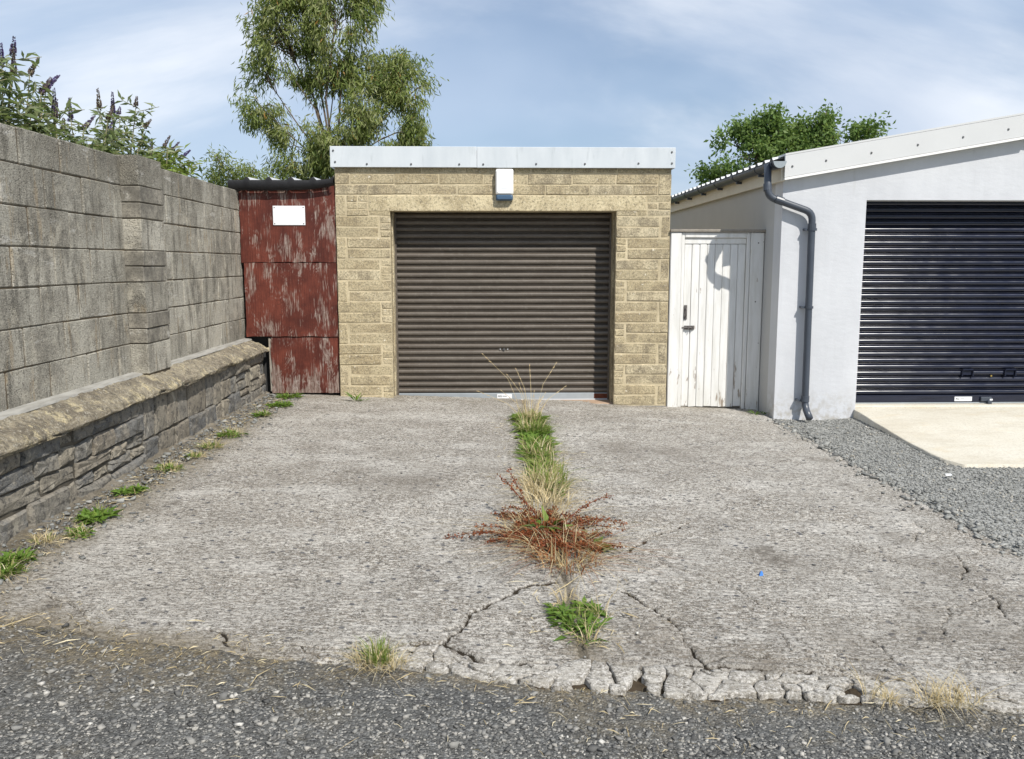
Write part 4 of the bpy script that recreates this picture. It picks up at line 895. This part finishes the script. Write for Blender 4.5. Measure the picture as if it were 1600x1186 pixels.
# iron: handle plate with pull, hasp bolt
b = MB(); b.cbox(1.978, 2.012, DY-.004, DY+.0055, .845, .995, .003); b.build('handle_plate', M['iron'], leaf)
b = MB(); b.tube(bend([(1.995, DY-.004, .965), (1.995, DY-.035, .955), (1.995, DY-.035, .885), (1.995, DY-.004, .875)], .018), .007, 8); b.build('pull_handle', M['iron'], leaf)
b = MB(); b.cbox(1.985, 2.095, DY-.006, DY+.0055, .742, .782, .002); b.tube([(1.955, DY-.018, .762), (2.09, DY-.018, .764)], .008, 8); b.cbox(2.02, 2.035, DY-.028, DY-.004, .748, .778, .002); b.cbox(2.065, 2.08, DY-.028, DY-.004, .748, .778, .002); b.tube([(2.05, DY-.018, .764), (2.052, DY-.045, .752)], .005, 6); b.build('bolt', M['iron'], leaf)
for (x, z) in ((2.752, 1.63), (2.742, 1.03), (2.805, 1.64), (2.79, .60)):
    b = MB(); disc(b, (x, DY-.0265, z), .008 if x < 2.78 else .005, .003); b.build('nail_head', M['iron'], gt)

done = set()
for o in [gt]+list(gt.children_recursive):
    if o.type == 'MESH' and o.data.name not in done:
        done.add(o.data.name)
        for v in o.data.vertices: v.co.x = 1.853+(v.co.x+2.33-1.812)*.9615-2.33; v.co.y += .112

# ------------------------------------------------------------------ plants
def leaves(P, D, Nrm, L, Wd, tone, curl=.0, bend=0.):
    """diamond leaves: base points P, directions D, side hint Nrm -> verts, quads, tone"""
    n = len(P); D = D/np.linalg.norm(D, axis=1, keepdims=True); S = np.cross(D, Nrm); S /= np.linalg.norm(S, axis=1, keepdims=True)+1e-9; U = np.cross(S, D)
    mid = P+D*(L*.45)[:, None]; tip = P+D*L[:, None]-U*(L*bend)[:, None]
    V = np.stack([P, mid+S*(Wd/2)[:, None]+U*(Wd*curl)[:, None], tip, mid-S*(Wd/2)[:, None]+U*(Wd*curl)[:, None]], 1).reshape(-1, 3)
    F = (np.array([[0, 1, 2, 3]])+(np.arange(n)*4)[:, None]); return V, F, np.repeat(tone, 4)
def tree(name, loc, label, mat, lobes, dep, ncl, nlf, llen, lwid, droop, spread, trunk_r, tone_bias, fork, seed, group=None, lower=.34):
    rg = np.random.default_rng(seed); rr = random.Random(seed); root = thing(name, loc, label, 'tree', group)
    base = Vector(loc); wood = MB(); fk = Vector(fork)
    wood.tube([base+Vector((0, 0, -.1)), base.lerp(fk, .35)+Vector((.06, 0, 0)), base.lerp(fk, .7), fk], [trunk_r*1.25, trunk_r, trunk_r*.85, trunk_r*.7], 9)
    Ps, Ds, Ts = [], [], []
    for (lx, lz, rx, rzv) in lobes:
        ly = loc[1]+rr.uniform(-.5, .5)*dep; C = Vector((lx, ly, lz)); mid = fk.lerp(C, .5)+Vector((rr.uniform(-.2, .2), rr.uniform(-.2, .2), rr.uniform(0, .25)))
        r0 = trunk_r*.24*min(1.2, max(rx, rzv)); wood.tube([fk.lerp(base, .08), fk.lerp(mid, .5)+Vector((0, 0, .1)), mid, C], [r0*1.3, r0, r0*.75, r0*.4], 6)
        nc = int(ncl*rx*rzv*1.2)+6
        for i in range(nc):
            d = rg.normal(0, 1, 3); d /= np.linalg.norm(d); q = rg.random()**(.40)
            c = np.array(C)+d*q*np.array([rx, min(rx, rzv)*dep, rzv])*1.12
            if vnoise(c[0], c[2], 2.6, seed, c[1]*.7) < lower: continue
            if rr.random() < .16:
                e = Vector(c); wood.tube([C.lerp(mid, rr.random()*.5), C.lerp(e, .55)+Vector((0, 0, .05)), e], [.010, .007, .003], 4)
            m = int(nlf*rr.uniform(.6, 1.4)); st = rg.normal(0, spread, (m, 3))*np.array([1, 1, .9]); P = c+st
            out = d*.35+np.array([0, 0, -droop]); D = out+rg.normal(0, .55, (m, 3))
            t = np.clip(tone_bias+rr.gauss(0, .15)+rg.normal(0, .13, m), 0, .93); t[rg.random(m) < .012] = 1.
            Ps.append(P); Ds.append(D); Ts.append(t)
    P = np.concatenate(Ps); D = np.concatenate(Ds); T = np.concatenate(Ts); n = len(P)
    V, F, T4 = leaves(P, D, rg.normal(0, 1, (n, 3)), llen*rg.uniform(.6, 1.35, n), lwid*rg.uniform(.7, 1.3, n), T, .12, .12)
    link('crown', mesh_np('crown', V-np.array(base), F, M[mat], {'tone': T4}), root)
    wood.build('trunk', M['bark'], root, smooth=True); return root
ex = lambda px: -5.17+(px-362)*.01285
ez = lambda py: 3.07+(285-py)*.0127
L = [(440,55,52,58),(412,120,40,38),(405,165,32,28),(398,198,22,22),(528,35,52,55),(475,90,36,40),(520,120,44,44),(600,115,56,42),(632,150,44,60),(565,175,55,48),(478,232,42,36),(470,-5,50,45),(640,215,38,28),(565,10,30,48),(452,262,34,24),(535,235,48,42),(430,205,22,16),(600,215,46,34),(440,95,28,24),(505,255,40,30)]
tree('narrow_leaved_tree', (-3.2, 18, -.1), 'tall narrow-leaved olive green tree rising behind the red shed', 'euc', [(ex(a), ez(b), c*.01285, d*.0127) for a, b, c, d in L], .8, 290, 27, .14, .026, 1.0, .10, .15, .72, (-3.15, 18, 3.0), 5, lower=.36)
# small pale sapling behind the wall end
sx = lambda px: -4.45+(px-305)*.0101
tree('sapling', (-3.9, 14, -.1), 'small wispy pale tree just above the wall end, left of the shed roof', 'euc', [(sx(325), 2.95, .16, .22), (sx(352), 2.86, .16, .14), (sx(378), 2.80, .16, .10), (sx(312), 2.76, .14, .14), (sx(395), 2.74, .15, .08), (sx(345), 2.6, .5, .2)], .8, 600, 20, .085, .018, .6, .07, .035, .66, (-3.9, 14, 2.4), 9)
ax = lambda px: 5.53+(px-1105)*.0159
az = lambda py: 3.465+(285-py)*.0158
L = [(1145,222,26,18),(1190,205,36,24),(1235,210,30,26),(1285,192,28,22),(1312,208,28,20),(1360,207,20,18),(1170,245,52,30),(1255,242,60,32),(1122,268,24,20),(1338,226,44,26),(1350,240,40,24),(1385,218,8,6),(1200,275,70,30),(1290,270,70,30),(1290,175,12,10),(1198,186,10,10),(1155,200,9,9)]
tree('broadleaf_tree', (8.2, 22, -.1), 'bushy broad-leaved green tree rising behind the white garage roof', 'ash', [(ax(a), az(b), c*.0159, d*.0158) for a, b, c, d in L], .9, 260, 26, .12, .06, .25, .12, .16, .66, (8.1, 22, 2.6), 12, lower=.42)
# buddleia bushes behind the wall
def buddleia(loc, label, tips, seed, dens=1., name='buddleia', mat='budd'):
    rg = np.random.default_rng(seed); rr = random.Random(seed); root = thing(name, loc, label, 'shrub', 'shrubs behind the block wall'); base = Vector(loc)
    wood = MB(); Ps, Ds, Ts, Ls = [], [], [], []; fP, fD, fT, fL, fW = [], [], [], [], []
    for (tx, ty, tz, fl, lean) in tips:
        tip = Vector((tx, ty, tz)); lo = Vector((base.x+(tx-base.x)*.2, base.y+(ty-base.y)*.35, 1.2)); mid = lo.lerp(tip, .6)+Vector((rr.uniform(-.05, .05), rr.uniform(-.05, .05), .08))
        pts = [base+Vector((rr.uniform(-.06, .06), rr.uniform(-.06, .06), 0)), lo, mid, tip]; wood.tube(pts, [.014, .010, .006, .003], 5)
        m = int(46*dens)
        for k in range(m):
            t = 1-(k/m)*1.0; p = (lo.lerp(mid, t*2) if t < .5 else mid.lerp(tip, t*2-1)); a = rr.uniform(0, 6.28); o = Vector((math.cos(a), math.sin(a), rr.uniform(-.15, .55))); L_ = rr.uniform(.07, .15)*(1.0-.35*(t > .85))
            side = o.cross(Vector((0, 0, 1))) * rr.uniform(-.03, .03)
            for q in range(2):
                Ps.append(p+o*rr.uniform(0, .03)+side); Ds.append((o if q == 0 else Vector((-o.x, -o.y, o.z)))+Vector((0, 0, rr.uniform(-.5, .1)))); Ls.append(L_); Ts.append(min(1, max(0, rr.gauss(.5, .24))))
            if rr.random() < .5:                       # side shoot
                sh = p+o*rr.uniform(.08, .2); wood.tube([p, sh], [.003, .002], 4)
                for q in range(6): 
                    d = Vector((rr.gauss(0, 1), rr.gauss(0, 1), rr.gauss(.1, .6))); Ps.append(p.lerp(sh, rr.uniform(.3, 1))); Ds.append(d); Ls.append(rr.uniform(.06, .12)); Ts.append(min(1, max(0, rr.gauss(.55, .25))))
        if fl:
            dr = ((tip-mid).normalized()+Vector(lean)).normalized(); LL = fl*1.1; hue = rr.choice((.3, .5, .65, .8, .95)); 
            wood.tube([tip, tip+dr*LL*.5], [.003, .002], 4)
            for k in range(int(200*LL/.18)):
                t = rr.random(); p = tip+dr*(LL*t); a = rr.uniform(0, 6.28); o = Vector((math.cos(a), math.sin(a), math.sin(a*3.3)*.8)); r_ = .017*(1-t*.7)
                fP.append(p+o*r_*.4); fD.append(o+dr*.6); fL.append(r_*1.1+.004); fT.append(min(1, max(0, hue+rr.gauss(0, .12))))
    P = np.array([tuple(v) for v in Ps]); D = np.array([tuple(v) for v in Ds]); n = len(P); Lg = np.array(Ls)
    V, F, T = leaves(P, D, rg.normal(0, .5, (n, 3))+np.array([0, 0, 1.]), Lg, Lg*.25, np.array(Ts), .1, .22); link('foliage', mesh_np('foliage', V-np.array(base), F, M[mat], {'tone': T}), root)
    if fP:
        P = np.array([tuple(v) for v in fP]); D = np.array([tuple(v) for v in fD]); Lg = np.array(fL)
        V, F, T = leaves(P, D, rg.normal(0, 1, P.shape), Lg, Lg*.8, np.array(fT)); link('flower_spikes', mesh_np('flower_spikes', V-np.array(base), F, M['purple'], {'tone': T}), root)
    wood.build('stems', M['stem'], root); return root
fx = lambda: random.uniform(-3.15, -2.85)
T1 = [(-3.0, y, z, f, l) for y, z, f, l in [(5.69,2.73,.10,(0,.1,.6)),(5.87,2.64,.16,(0,.9,.2)),(6.08,2.60,.18,(.1,1.2,.2)),(6.0,2.55,.16,(.2,1.,.4)),(5.55,2.63,.12,(0,0,1)),(5.4,2.6,.12,(0,.4,1)),(5.68,2.6,.14,(0,-.3,1)),(5.2,2.55,.12,(0,0,1)),(5.85,2.45,0,(0,0,1)),(5.6,2.4,0,(0,0,1)),(5.35,2.35,0,(0,0,1)),(5.95,2.35,0,(0,0,1)),(5.75,2.3,0,(0,0,1)),(5.1,2.4,.1,(0,0,1))]]
buddleia((-3.1, 5.5, -.05), 'tallest buddleia with purple flower spikes, at the left photo edge above the wall', T1, 3, .65)
T2 = [(fx(), y, z, f, l) for y, z, f, l in [(6.27,2.48,.14,(0,0,1)),(6.4,2.44,.12,(0,.4,1)),(6.5,2.46,.14,(0,.1,1)),(6.2,2.42,.13,(0,.6,.6)),(6.66,2.48,.12,(.2,.6,.5)),(6.8,2.44,.16,(.2,1.,.2)),(6.55,2.38,.10,(0,.4,.6)),(6.9,2.40,.14,(0,.8,.3)),(6.35,2.32,0,(0,0,1)),(6.6,2.3,0,(0,0,1)),(6.85,2.28,0,(0,0,1)),(6.45,2.25,0,(0,0,1)),(6.75,2.2,0,(0,0,1)),(6.15,2.3,0,(0,0,1)),(7.0,2.35,0,(0,0,1))]]
buddleia((-3.1, 6.5, -.05), 'middle buddleia with faded brown and purple spikes, above the wall left of its pier', T2, 4, .6)
T3 = [(fx(), y, z, f, l) for y, z, f, l in [(7.0,2.62,.14,(0,0,1)),(7.2,2.62,.15,(0,0,1)),(7.35,2.70,.08,(0,.2,.6)),(7.5,2.66,.07,(.1,.4,.1)),(7.5,2.56,.10,(.1,.5,-.2)),(7.1,2.44,.12,(0,.4,.6)),(7.3,2.42,0,(0,0,1)),(7.15,2.35,0,(0,0,1)),(7.4,2.36,0,(0,0,1)),(7.25,2.25,0,(0,0,1)),(7.05,2.3,0,(0,0,1)),(7.45,2.28,0,(0,0,1)),(7.6,2.44,.10,(.1,1,.2))]]
buddleia((-3.1, 7.25, -.05), 'slender buddleia with upright spikes and drooping purple tips, behind the wall pier', T3, 6, .55)
T4 = [(fx(), y, z, f, l) for y, z, f, l in [(7.9,2.44,.16,(0,1.2,.1)),(8.1,2.42,.14,(0,.6,.5)),(8.3,2.44,.24,(.2,1.6,.1)),(8.25,2.40,.16,(.2,1.5,0)),(7.8,2.36,.12,(0,.8,.3))]]
buddleia((-3.1, 8.0, -.05), 'low buddleia shoots with long brown spikes leaning right over the wall top', T4, 8, .45)
T5 = [(fx()+.1, y, z, 0, (0,0,1)) for y, z in [(7.65,2.42),(7.75,2.36),(7.85,2.40),(7.95,2.34),(8.05,2.32),(7.7,2.3),(7.9,2.28),(8.1,2.3)]]
buddleia((-3.0, 7.85, -.05), 'bright yellow-green climbing weed on the wall top right of the buddleia', T5, 10, .8, name='climbing_weed', mat='lime')
buddleia((-2.95, 8.37, -.05), 'single thin green sprig standing up behind the wall top', [(-2.95, 8.37, 2.32, 0, (0, 0, 1)), (-2.95, 8.2, 2.22, 0, (0, 0, 1))], 11, .35, name='green_sprig', mat='lime')

# weeds
def blades(rg, c, n, h, spread, lean, wid, sx=1., sy=1., hv=.45):
    """arching blades of four segments -> V,F"""
    a = rg.uniform(0, 2*np.pi, n); r = spread*np.sqrt(rg.random(n)); bx = c[0]+r*np.cos(a)*sx; by = c[1]+r*np.sin(a)*sy
    bz = gz(bx)+c[2]; hh = h*rg.uniform(1-hv, 1+hv*.6, n); a2 = a+rg.normal(0, .7, n); ln = lean*np.abs(rg.normal(.6, .45, n))
    V = np.zeros((n, 10, 3)); w = wid*rg.uniform(.6, 1.3, n); ca, sa = np.cos(a2), np.sin(a2); pa = a2+np.pi/2+rg.normal(0, .5, n); cp, sp = np.cos(pa), np.sin(pa)
    for k in range(5):
        t = k/4; horiz = ln*hh*(t**1.7); ver = hh*(t-.42*np.minimum(ln, 1.6)*t**2.4); tw = w*(1-t**1.5)*.5+w*.04
        for s, sg in enumerate((-1, 1)):
            V[:, k*2+s, 0] = bx+ca*horiz+sg*cp*tw; V[:, k*2+s, 1] = by+sa*horiz+sg*sp*tw; V[:, k*2+s, 2] = bz+np.maximum(ver, .003)
    f = np.array([[0,1,3,2],[2,3,5,4],[4,5,7,6],[6,7,9,8]]); F = (f[None]+(np.arange(n)*10)[:, None, None]).reshape(-1, 4); return V.reshape(-1, 3), F
def part_np(name, root, items, mat):
    Vs, Fs, Ts, o = [], [], [], 0
    for V, F, T in items: Vs.append(V); Fs.append(F+o); Ts.append(T); o += len(V)
    V = np.concatenate(Vs)-np.array(ORG[root.name]); return link(name, mesh_np(name, V, np.concatenate(Fs), M[mat], {'tone': np.concatenate(Ts)}), root)
def rosette(rg, c, n, L, W, rise=.35, spread=.03, tone=(.35, .2)):
    a = rg.uniform(0, 2*np.pi, n); P = np.stack([c[0]+spread*np.cos(a)*rg.random(n), c[1]+spread*np.sin(a)*rg.random(n), np.zeros(n)], -1); P[:, 2] = gz(P[:, 0])+c[2]+.004
    D = np.stack([np.cos(a), np.sin(a), np.abs(rg.normal(rise, .3, n))], -1); Lg = L*rg.uniform(.45, 1.25, n)
    return (*leaves(P, D, np.stack([rg.normal(0, .3, n), rg.normal(0, .3, n), np.ones(n)], -1), Lg, W*Lg/L*rg.uniform(.7, 1.3, n), np.clip(rg.normal(tone[0], tone[1], n), 0, 1), .18, .25),)
def weed(name, x, y, label, cat, seed, leaf=None, grass=None, straw=None, group='weeds in the driveway', z=0.):
    rg = np.random.default_rng(seed); root = thing(name, (x, y, float(gz(x))+z), label, cat, group)
    if leaf:
        its = []
        for (dx, dy, n, L, W, rise) in leaf: its.append(rosette(rg, (x+dx, y+dy, z), n, L, W, rise))
        part_np('leaves', root, its, 'weed')
    if grass:
        its = []
        for (dx, dy, n, h, sp, ln, wd, tb) in grass:
            V, F = blades(rg, (x+dx, y+dy, z), n, h, sp, ln, wd); its.append((V, F, np.repeat(np.clip(rg.normal(tb, .18, n), 0, 1), 10)))
        part_np('grass_blades', root, its, 'grass')
    if straw:
        its = []
        for (dx, dy, n, h, sp, ln, wd) in straw:
            V, F = blades(rg, (x+dx, y+dy, z), n, h, sp, ln, wd); its.append((V, F, np.repeat(np.clip(rg.normal(.5, .25, n), 0, 1), 10)))
        part_np('dry_stalks', root, its, 'straw')
    return root
def patch(nx, y0, y1, hw, n, L, W, rise, rr):
    return [(rr.uniform(-hw, hw), rr.uniform(y0, y1), n, L*rr.uniform(.8, 1.2), W, rise) for _ in range(nx)]
q = random.Random(5)
w1 = weed('grass_tuft', .36, 7.4, 'green leafy tuft with tall dry seed stalks nearest the brown roller door', 'weed', 31, patch(46, -.55, .5, .10, 16, .10, .026, .5, q), [(.0, .2, 200, .12, .13, 1.2, .007, .45), (.02, -.25, 220, .12, .13, 1.2, .007, .45)], [(0, .25, 60, .24, .08, .8, .005), (0, -.2, 60, .16, .10, 1.4, .005)])
# tall seed stalks with heads
b = MB(); hd = MB()
for (dx, dy, tx, ty, tz) in [(-.08, .2, -.42, -.05, .62), (-.02, .2, -.20, .05, .42), (.0, .25, -.12, .1, .46), (.02, .2, .0, .1, .50), (.0, .1, .03, -.05, .30), (.06, .2, .24, .1, .52), (.08, .2, .33, .15, .30), (.03, .1, .09, .0, .22), (-.06, .1, -.46, .1, .28), (-.05, .0, -.26, -.1, .33), (.05, .15, .14, .12, .25), (-.03, .1, -.10, 0, .36)]:
    p0 = Vector((.36+dx, 7.4+dy, -.01)); p3 = Vector((.36+tx, 7.4+dy+ty, tz)); pm = p0.lerp(p3, .55)+Vector((-tx*.16, 0, tz*.10)); pts = [p0, p0.lerp(pm, .5)+Vector((-tx*.03, 0, tz*.05)), pm, p3]; b.tube(pts, [.0022, .0019, .0016, .0012], 4)
    dr = (p3-pm).normalized(); 
    for k in range(3): hd.tube([p3-dr*.05*k, p3-dr*(.05*k-.022)+Vector((q.uniform(-.008, .008), 0, -.004))], [.0042, .001], 4)
b.build('seed_stalk', M['stalk'] if 'stalk' in M else plain('pale_stalk', (.60, .48, .27), .8, .2), w1); hd.build('seed_head', plain('seed_heads', (.55, .42, .24), .85, .2), w1)
weed('grass_tuft', .36, 6.25, 'low green leafy tuft in the joint, second from the brown roller door', 'weed', 32, patch(44, -.6, .6, .085, 15, .10, .026, .45, q), [(.02, .3, 150, .11, .12, 1.3, .007, .5), (.0, -.1, 150, .11, .1, 1.3, .007, .5), (.0, -.45, 110, .11, .1, 1.3, .007, .6)], [(.0, 0, 80, .17, .12, 1.4, .005), (.04, -.4, 60, .16, .1, 1.5, .005)])
weed('grass_tuft', .345, 5.15, 'pale straw-coloured grass tuft in the joint behind the russet weed', 'weed', 33, patch(7, -.05, .45, .11, 10, .10, .024, .6, q), [(.05, .2, 110, .18, .11, 1.1, .008, .5)], [(.0, .1, 260, .16, .14, 1.7, .0045), (.0, -.18, 200, .14, .14, 2.0, .0045), (-.05, .3, 110, .15, .1, 1.6, .0045)])
# russet dock: sprawling stems thick with seed
rg = np.random.default_rng(40); rr = random.Random(40); dk = thing('russet_dock', (.32, 4.3, -.012), 'sprawling russet brown seeded weed across the driveway joint', 'weed', 'weeds in the driveway')
st = MB(); P, D, Lg, Tn = [], [], [], []
for k in range(80):
    a = rr.uniform(0, 6.28); far = rr.uniform(.12, .40) if k < 60 else rr.uniform(.3, .5); up = rr.uniform(.005, .075); b0 = Vector((.32+rr.uniform(-.08, .08), 4.3+rr.uniform(-.2, .3), .0)); e = b0+Vector((math.cos(a)*far*1.05, math.sin(a)*far*.62, up*rr.uniform(.2, 1.)))
    if k == 0: e = Vector((.05, 4.75, .22))
    if k == 1: e = Vector((.10, 4.75, .26))
    if k == 2: e = Vector((.66, 4.5, .17))
    m = b0.lerp(e, .5)+Vector((0, 0, up*.7)); pts = [b0, b0.lerp(m, .5)+Vector((0, 0, .01)), m, m.lerp(e, .5)+Vector((0, 0, .012)), e]; st.tube(pts, [.003, .0028, .0024, .002, .0012], 4)
    for i in range(120):
        t = rr.random()**.7; s = t*4; j = min(3, int(s)); p = pts[j].lerp(pts[j+1], s-j); P.append(p+Vector((rr.gauss(0, .007), rr.gauss(0, .007), rr.gauss(0, .006)))); D.append((rr.gauss(0, 1), rr.gauss(0, 1), rr.gauss(0, 1))); Lg.append(rr.uniform(.008, .020)); Tn.append(min(1, max(0, rr.gauss(.42, .2))))
P = np.array([tuple(v) for v in P]); P[:, 2] = np.maximum(P[:, 2], gz(P[:, 0])+.003); Lg = np.array(Lg); V, F, T = leaves(P, np.array(D), rg.normal(0, 1, P.shape), Lg, Lg*.6, np.array(Tn)); part_np('seed_clusters', dk, [(V, F, T)], 'dock'); st.build('stems', M['rust'], dk)
its = []
for (dx, dy, n_, h, sp, ln, wd) in [(.0, .1, 120, .15, .20, 2.4, .004), (.05, -.22, 130, .16, .16, 2.6, .004), (-.1, .1, 90, .19, .15, 2.6, .004), (.05, -.42, 40, .10, .06, 2.2, .004), (-.05, 0, 26, .36, .1, 1.9, .003)]:
    V, F = blades(rg, (.32+dx, 4.3+dy, 0), n_, h, sp, ln, wd); its.append((V, F, np.repeat(np.clip(rg.normal(.4, .25, n_), 0, 1), 10)))
part_np('dry_stalks', dk, its, 'straw')
its = [(lambda V, F, n_: (V, F, np.repeat(np.clip(rg.normal(.75, .2, n_), 0, 1), 10)))(*blades(rg, (.32+dx, 4.3+dy, 0), 120, .14, .17, 2.5, .0045), 120) for dx, dy in ((.02, -.1), (.05, -.35))]
part_np('russet_blades', dk, its, 'dock')
part_np('leaves', dk, [rosette(rg, (.30, 4.35, .03), 26, .13, .03, .6), rosette(rg, (.52, 4.15, .0), 14, .09, .045, .4, tone=(.12, .1)), rosette(rg, (.50, 4.32, .0), 8, .08, .04, .4, tone=(.1, .1))], 'weed')
weed('green_weed', .352, 3.27, 'small bright green leafy weed in the front end of the driveway joint', 'weed', 35, [(q.uniform(-.08, .08), q.uniform(-.06, .16), 14, .05, .015, .4) for _ in range(20)]+[(q.uniform(-.05, .06), q.uniform(-.2, -.05), 8, .06, .014, .4) for _ in range(6)], [(.0, .0, 40, .08, .08, 1.4, .004, .5)], [(.03, -.2, 34, .10, .05, 1.6, .003), (.10, .05, 16, .12, .05, 1.8, .003), (-.02, .18, 26, .12, .05, 1.6, .003)])
weed('grass_tuft', -.40, 2.88, 'short green grass tuft with brown straw on the front driveway edge', 'weed', 36, None, [(0, 0, 130, .085, .045, .9, .0042, .45)], [(.0, -.02, 110, .075, .075, 1.8, .0028), (.06, -.03, 60, .07, .05, 1.9, .0028), (-.05, 0, 50, .07, .05, 1.9, .0028)])
weed('straw_tuft', 1.345, 2.685, 'small orange straw tuft on the front edge right of centre', 'weed', 37, None, None, [(0, 0, 70, .05, .03, 1.9, .0026), (-.06, .02, 16, .14, .02, 2., .0024)])
weed('straw_tuft', 1.56, 2.67, 'larger orange straw tuft on the front edge near the right photo corner', 'weed', 38, None, None, [(0, 0, 90, .08, .05, 1.9, .0028), (-.08, .01, 50, .09, .04, 1.9, .0026), (.06, 0, 30, .10, .04, 1.9, .0026)])
weed('green_weed', -1.35, 8.52, 'thin dark green weed at the foot of the garage left of the brown door', 'weed', 39, [(0, 0, 10, .12, .02, 1.2), (.06, 0, 6, .08, .02, .6)])
weed('green_weed', 2.745, 8.48, 'small green weed at the foot of the white wall beside the plank gate', 'weed', 41, [(-.05, 0, 14, .07, .016, .7), (.03, 0, 16, .08, .016, .7)])
for i, (x, y, s, lab, dry) in enumerate([(-2.09, 4.45, 1.15, 'biggest bright green weed by the wall foot, nearer than the pier', 0), (-2.05, 4.17, .7, 'flat green weed in front of the biggest one by the wall foot', .3), (-2.11, 4.96, .9, 'green weed by the wall foot level with the near side of the pier', 0), (-2.05, 6.66, 1.1, 'dull green and straw weed by the wall foot beyond the pier', .6), (-1.99, 8.08, 1.15, 'bright green clump before the red shed, left of its corner', 0), (-2.03, 8.60, 1.1, 'bright green clump touching the red shed bottom', 0), (-2.03, 7.56, .9, 'green weed by the wall foot just short of the shed clumps', .1), (-2.15, 3.77, .9, 'green weed at the left photo edge by the wall foot', 0), (-2.12, 3.62, .8, 'lowest green weed at the left photo edge', .2), (-2.06, 6.2, .9, 'yellowing straw weed by the wall foot beyond the dull green one', .9), (-2.12, 5.52, .8, 'sparse dry weed by the wall foot opposite the pier', .9), (-2.17, 4.05, .7, 'brown dry weed against the wall foot near the left edge', 1.), (-2.07, 5.9, .6, 'thin yellowed weed at the slab edge beside the pier', .8)]):
    lf = [(q.uniform(-.06, .06)*s, q.uniform(-.08, .08)*s, int(12*(1.15-dry*.7)), .06*s, .017*s, .45) for _ in range(12)] if dry < .95 else None
    weed('wall_foot_weed', x, y, lab, 'weed', 50+i, lf, [(0, 0, 30, .07*s, .07*s, 1.2, .005, .45+.3*dry)], [(.02, 0, int(20+70*dry), .09*s, .09*s, 1.8, .003)] if dry > .05 else None, 'weeds along the wall foot', z=.006)
# fallen straw and leaf scraps
def litter(name, n, fx_, label, mat, L, wd):
    rg = np.random.default_rng(len(name)+n); x, y, z = fx_(rg, n); a = rg.uniform(0, np.pi, n); Ln = L*rg.lognormal(0, .5, n); b0 = rg.normal(0, .25, n)
    V = np.zeros((n, 6, 3)); ca, sa = np.cos(a), np.sin(a); w = wd*rg.uniform(.6, 1.4, n)
    for k, t in enumerate((-.5, 0, .5)):
        ox = ca*Ln*t-sa*b0*Ln*(t*t); oy = sa*Ln*t+ca*b0*Ln*(t*t)
        for s, sg in enumerate((-1, 1)): V[:, k*2+s, 0] = x+ox-sg*sa*w/2; V[:, k*2+s, 1] = y+oy+sg*ca*w/2; V[:, k*2+s, 2] = z+.004+(.006 if k == 1 else 0)*rg.random(n)
    F = (np.array([[0,1,3,2],[2,3,5,4]])[None]+(np.arange(n)*6)[:, None, None]).reshape(-1, 4)
    tag(link(name, mesh_np(name, V.reshape(-1, 3), F, M[mat], {'tone': np.repeat(np.clip(rg.normal(.5, .25, n), 0, 1), 6)})), label, None, None, 'stuff')
def on_road(rg, n):
    x = rg.uniform(-2.4, 2.2, n); y = outer(x)-np.abs(rg.normal(0, .22, n))+.03; return x, y, road_z(x, y)+.006
litter('straw_litter', 420, on_road, 'dry straw scattered along the tarmac edge', 'straw', .034, .0014)
def on_margin(rg, n): y = rg.uniform(3., 8.7, n); x = -2.12+rg.normal(0, .07, n); return x, y, gz(x)+.010
litter('wall_foot_litter', 900, on_margin, 'dry stalk litter along the wall foot', 'straw', .035, .0022)
def on_joint(rg, n): y = rg.uniform(3., 8., n); x = .34+rg.normal(0, .16, n); return x, y, gz(x)+.004
litter('joint_litter', 420, on_joint, 'dry stalk litter around the driveway joint', 'straw', .05, .0028)
def on_left(rg, n): x = rg.uniform(-2.2, -.7, n); y = outer(x)+rg.normal(.02, .10, n); return x, y, gz(x)+.006
litter('edge_litter', 300, on_left, 'dry grass litter on the front left driveway corner', 'straw', .030, .0014)
# a few larger bits
sw = thing('blue_wrapper', (1.283, 3.848, -.045), 'tiny scrap of blue wrapper lying on the right driveway bay', 'litter')
b = MB(); b.add([(1.27, 3.84, -.044), (1.288, 3.836, -.040), (1.292, 3.86, -.030), (1.276, 3.866, -.036), (1.281, 3.85, -.020)], [(0, 1, 4), (1, 2, 4), (2, 3, 4), (3, 0, 4)]); b.build('scrap', M['bluebit'], sw)
wp_ = thing('paper_scrap', (3.35, 6.0, -.12), 'tiny white scrap on the gravel beside the driveway', 'litter')
b = MB(); b.add([(3.33, 5.99, -.115), (3.37, 5.985, -.11), (3.375, 6.02, -.105), (3.335, 6.025, -.108)], [(0, 1, 2, 3)]); b.build('scrap', M['plate'], wp_)
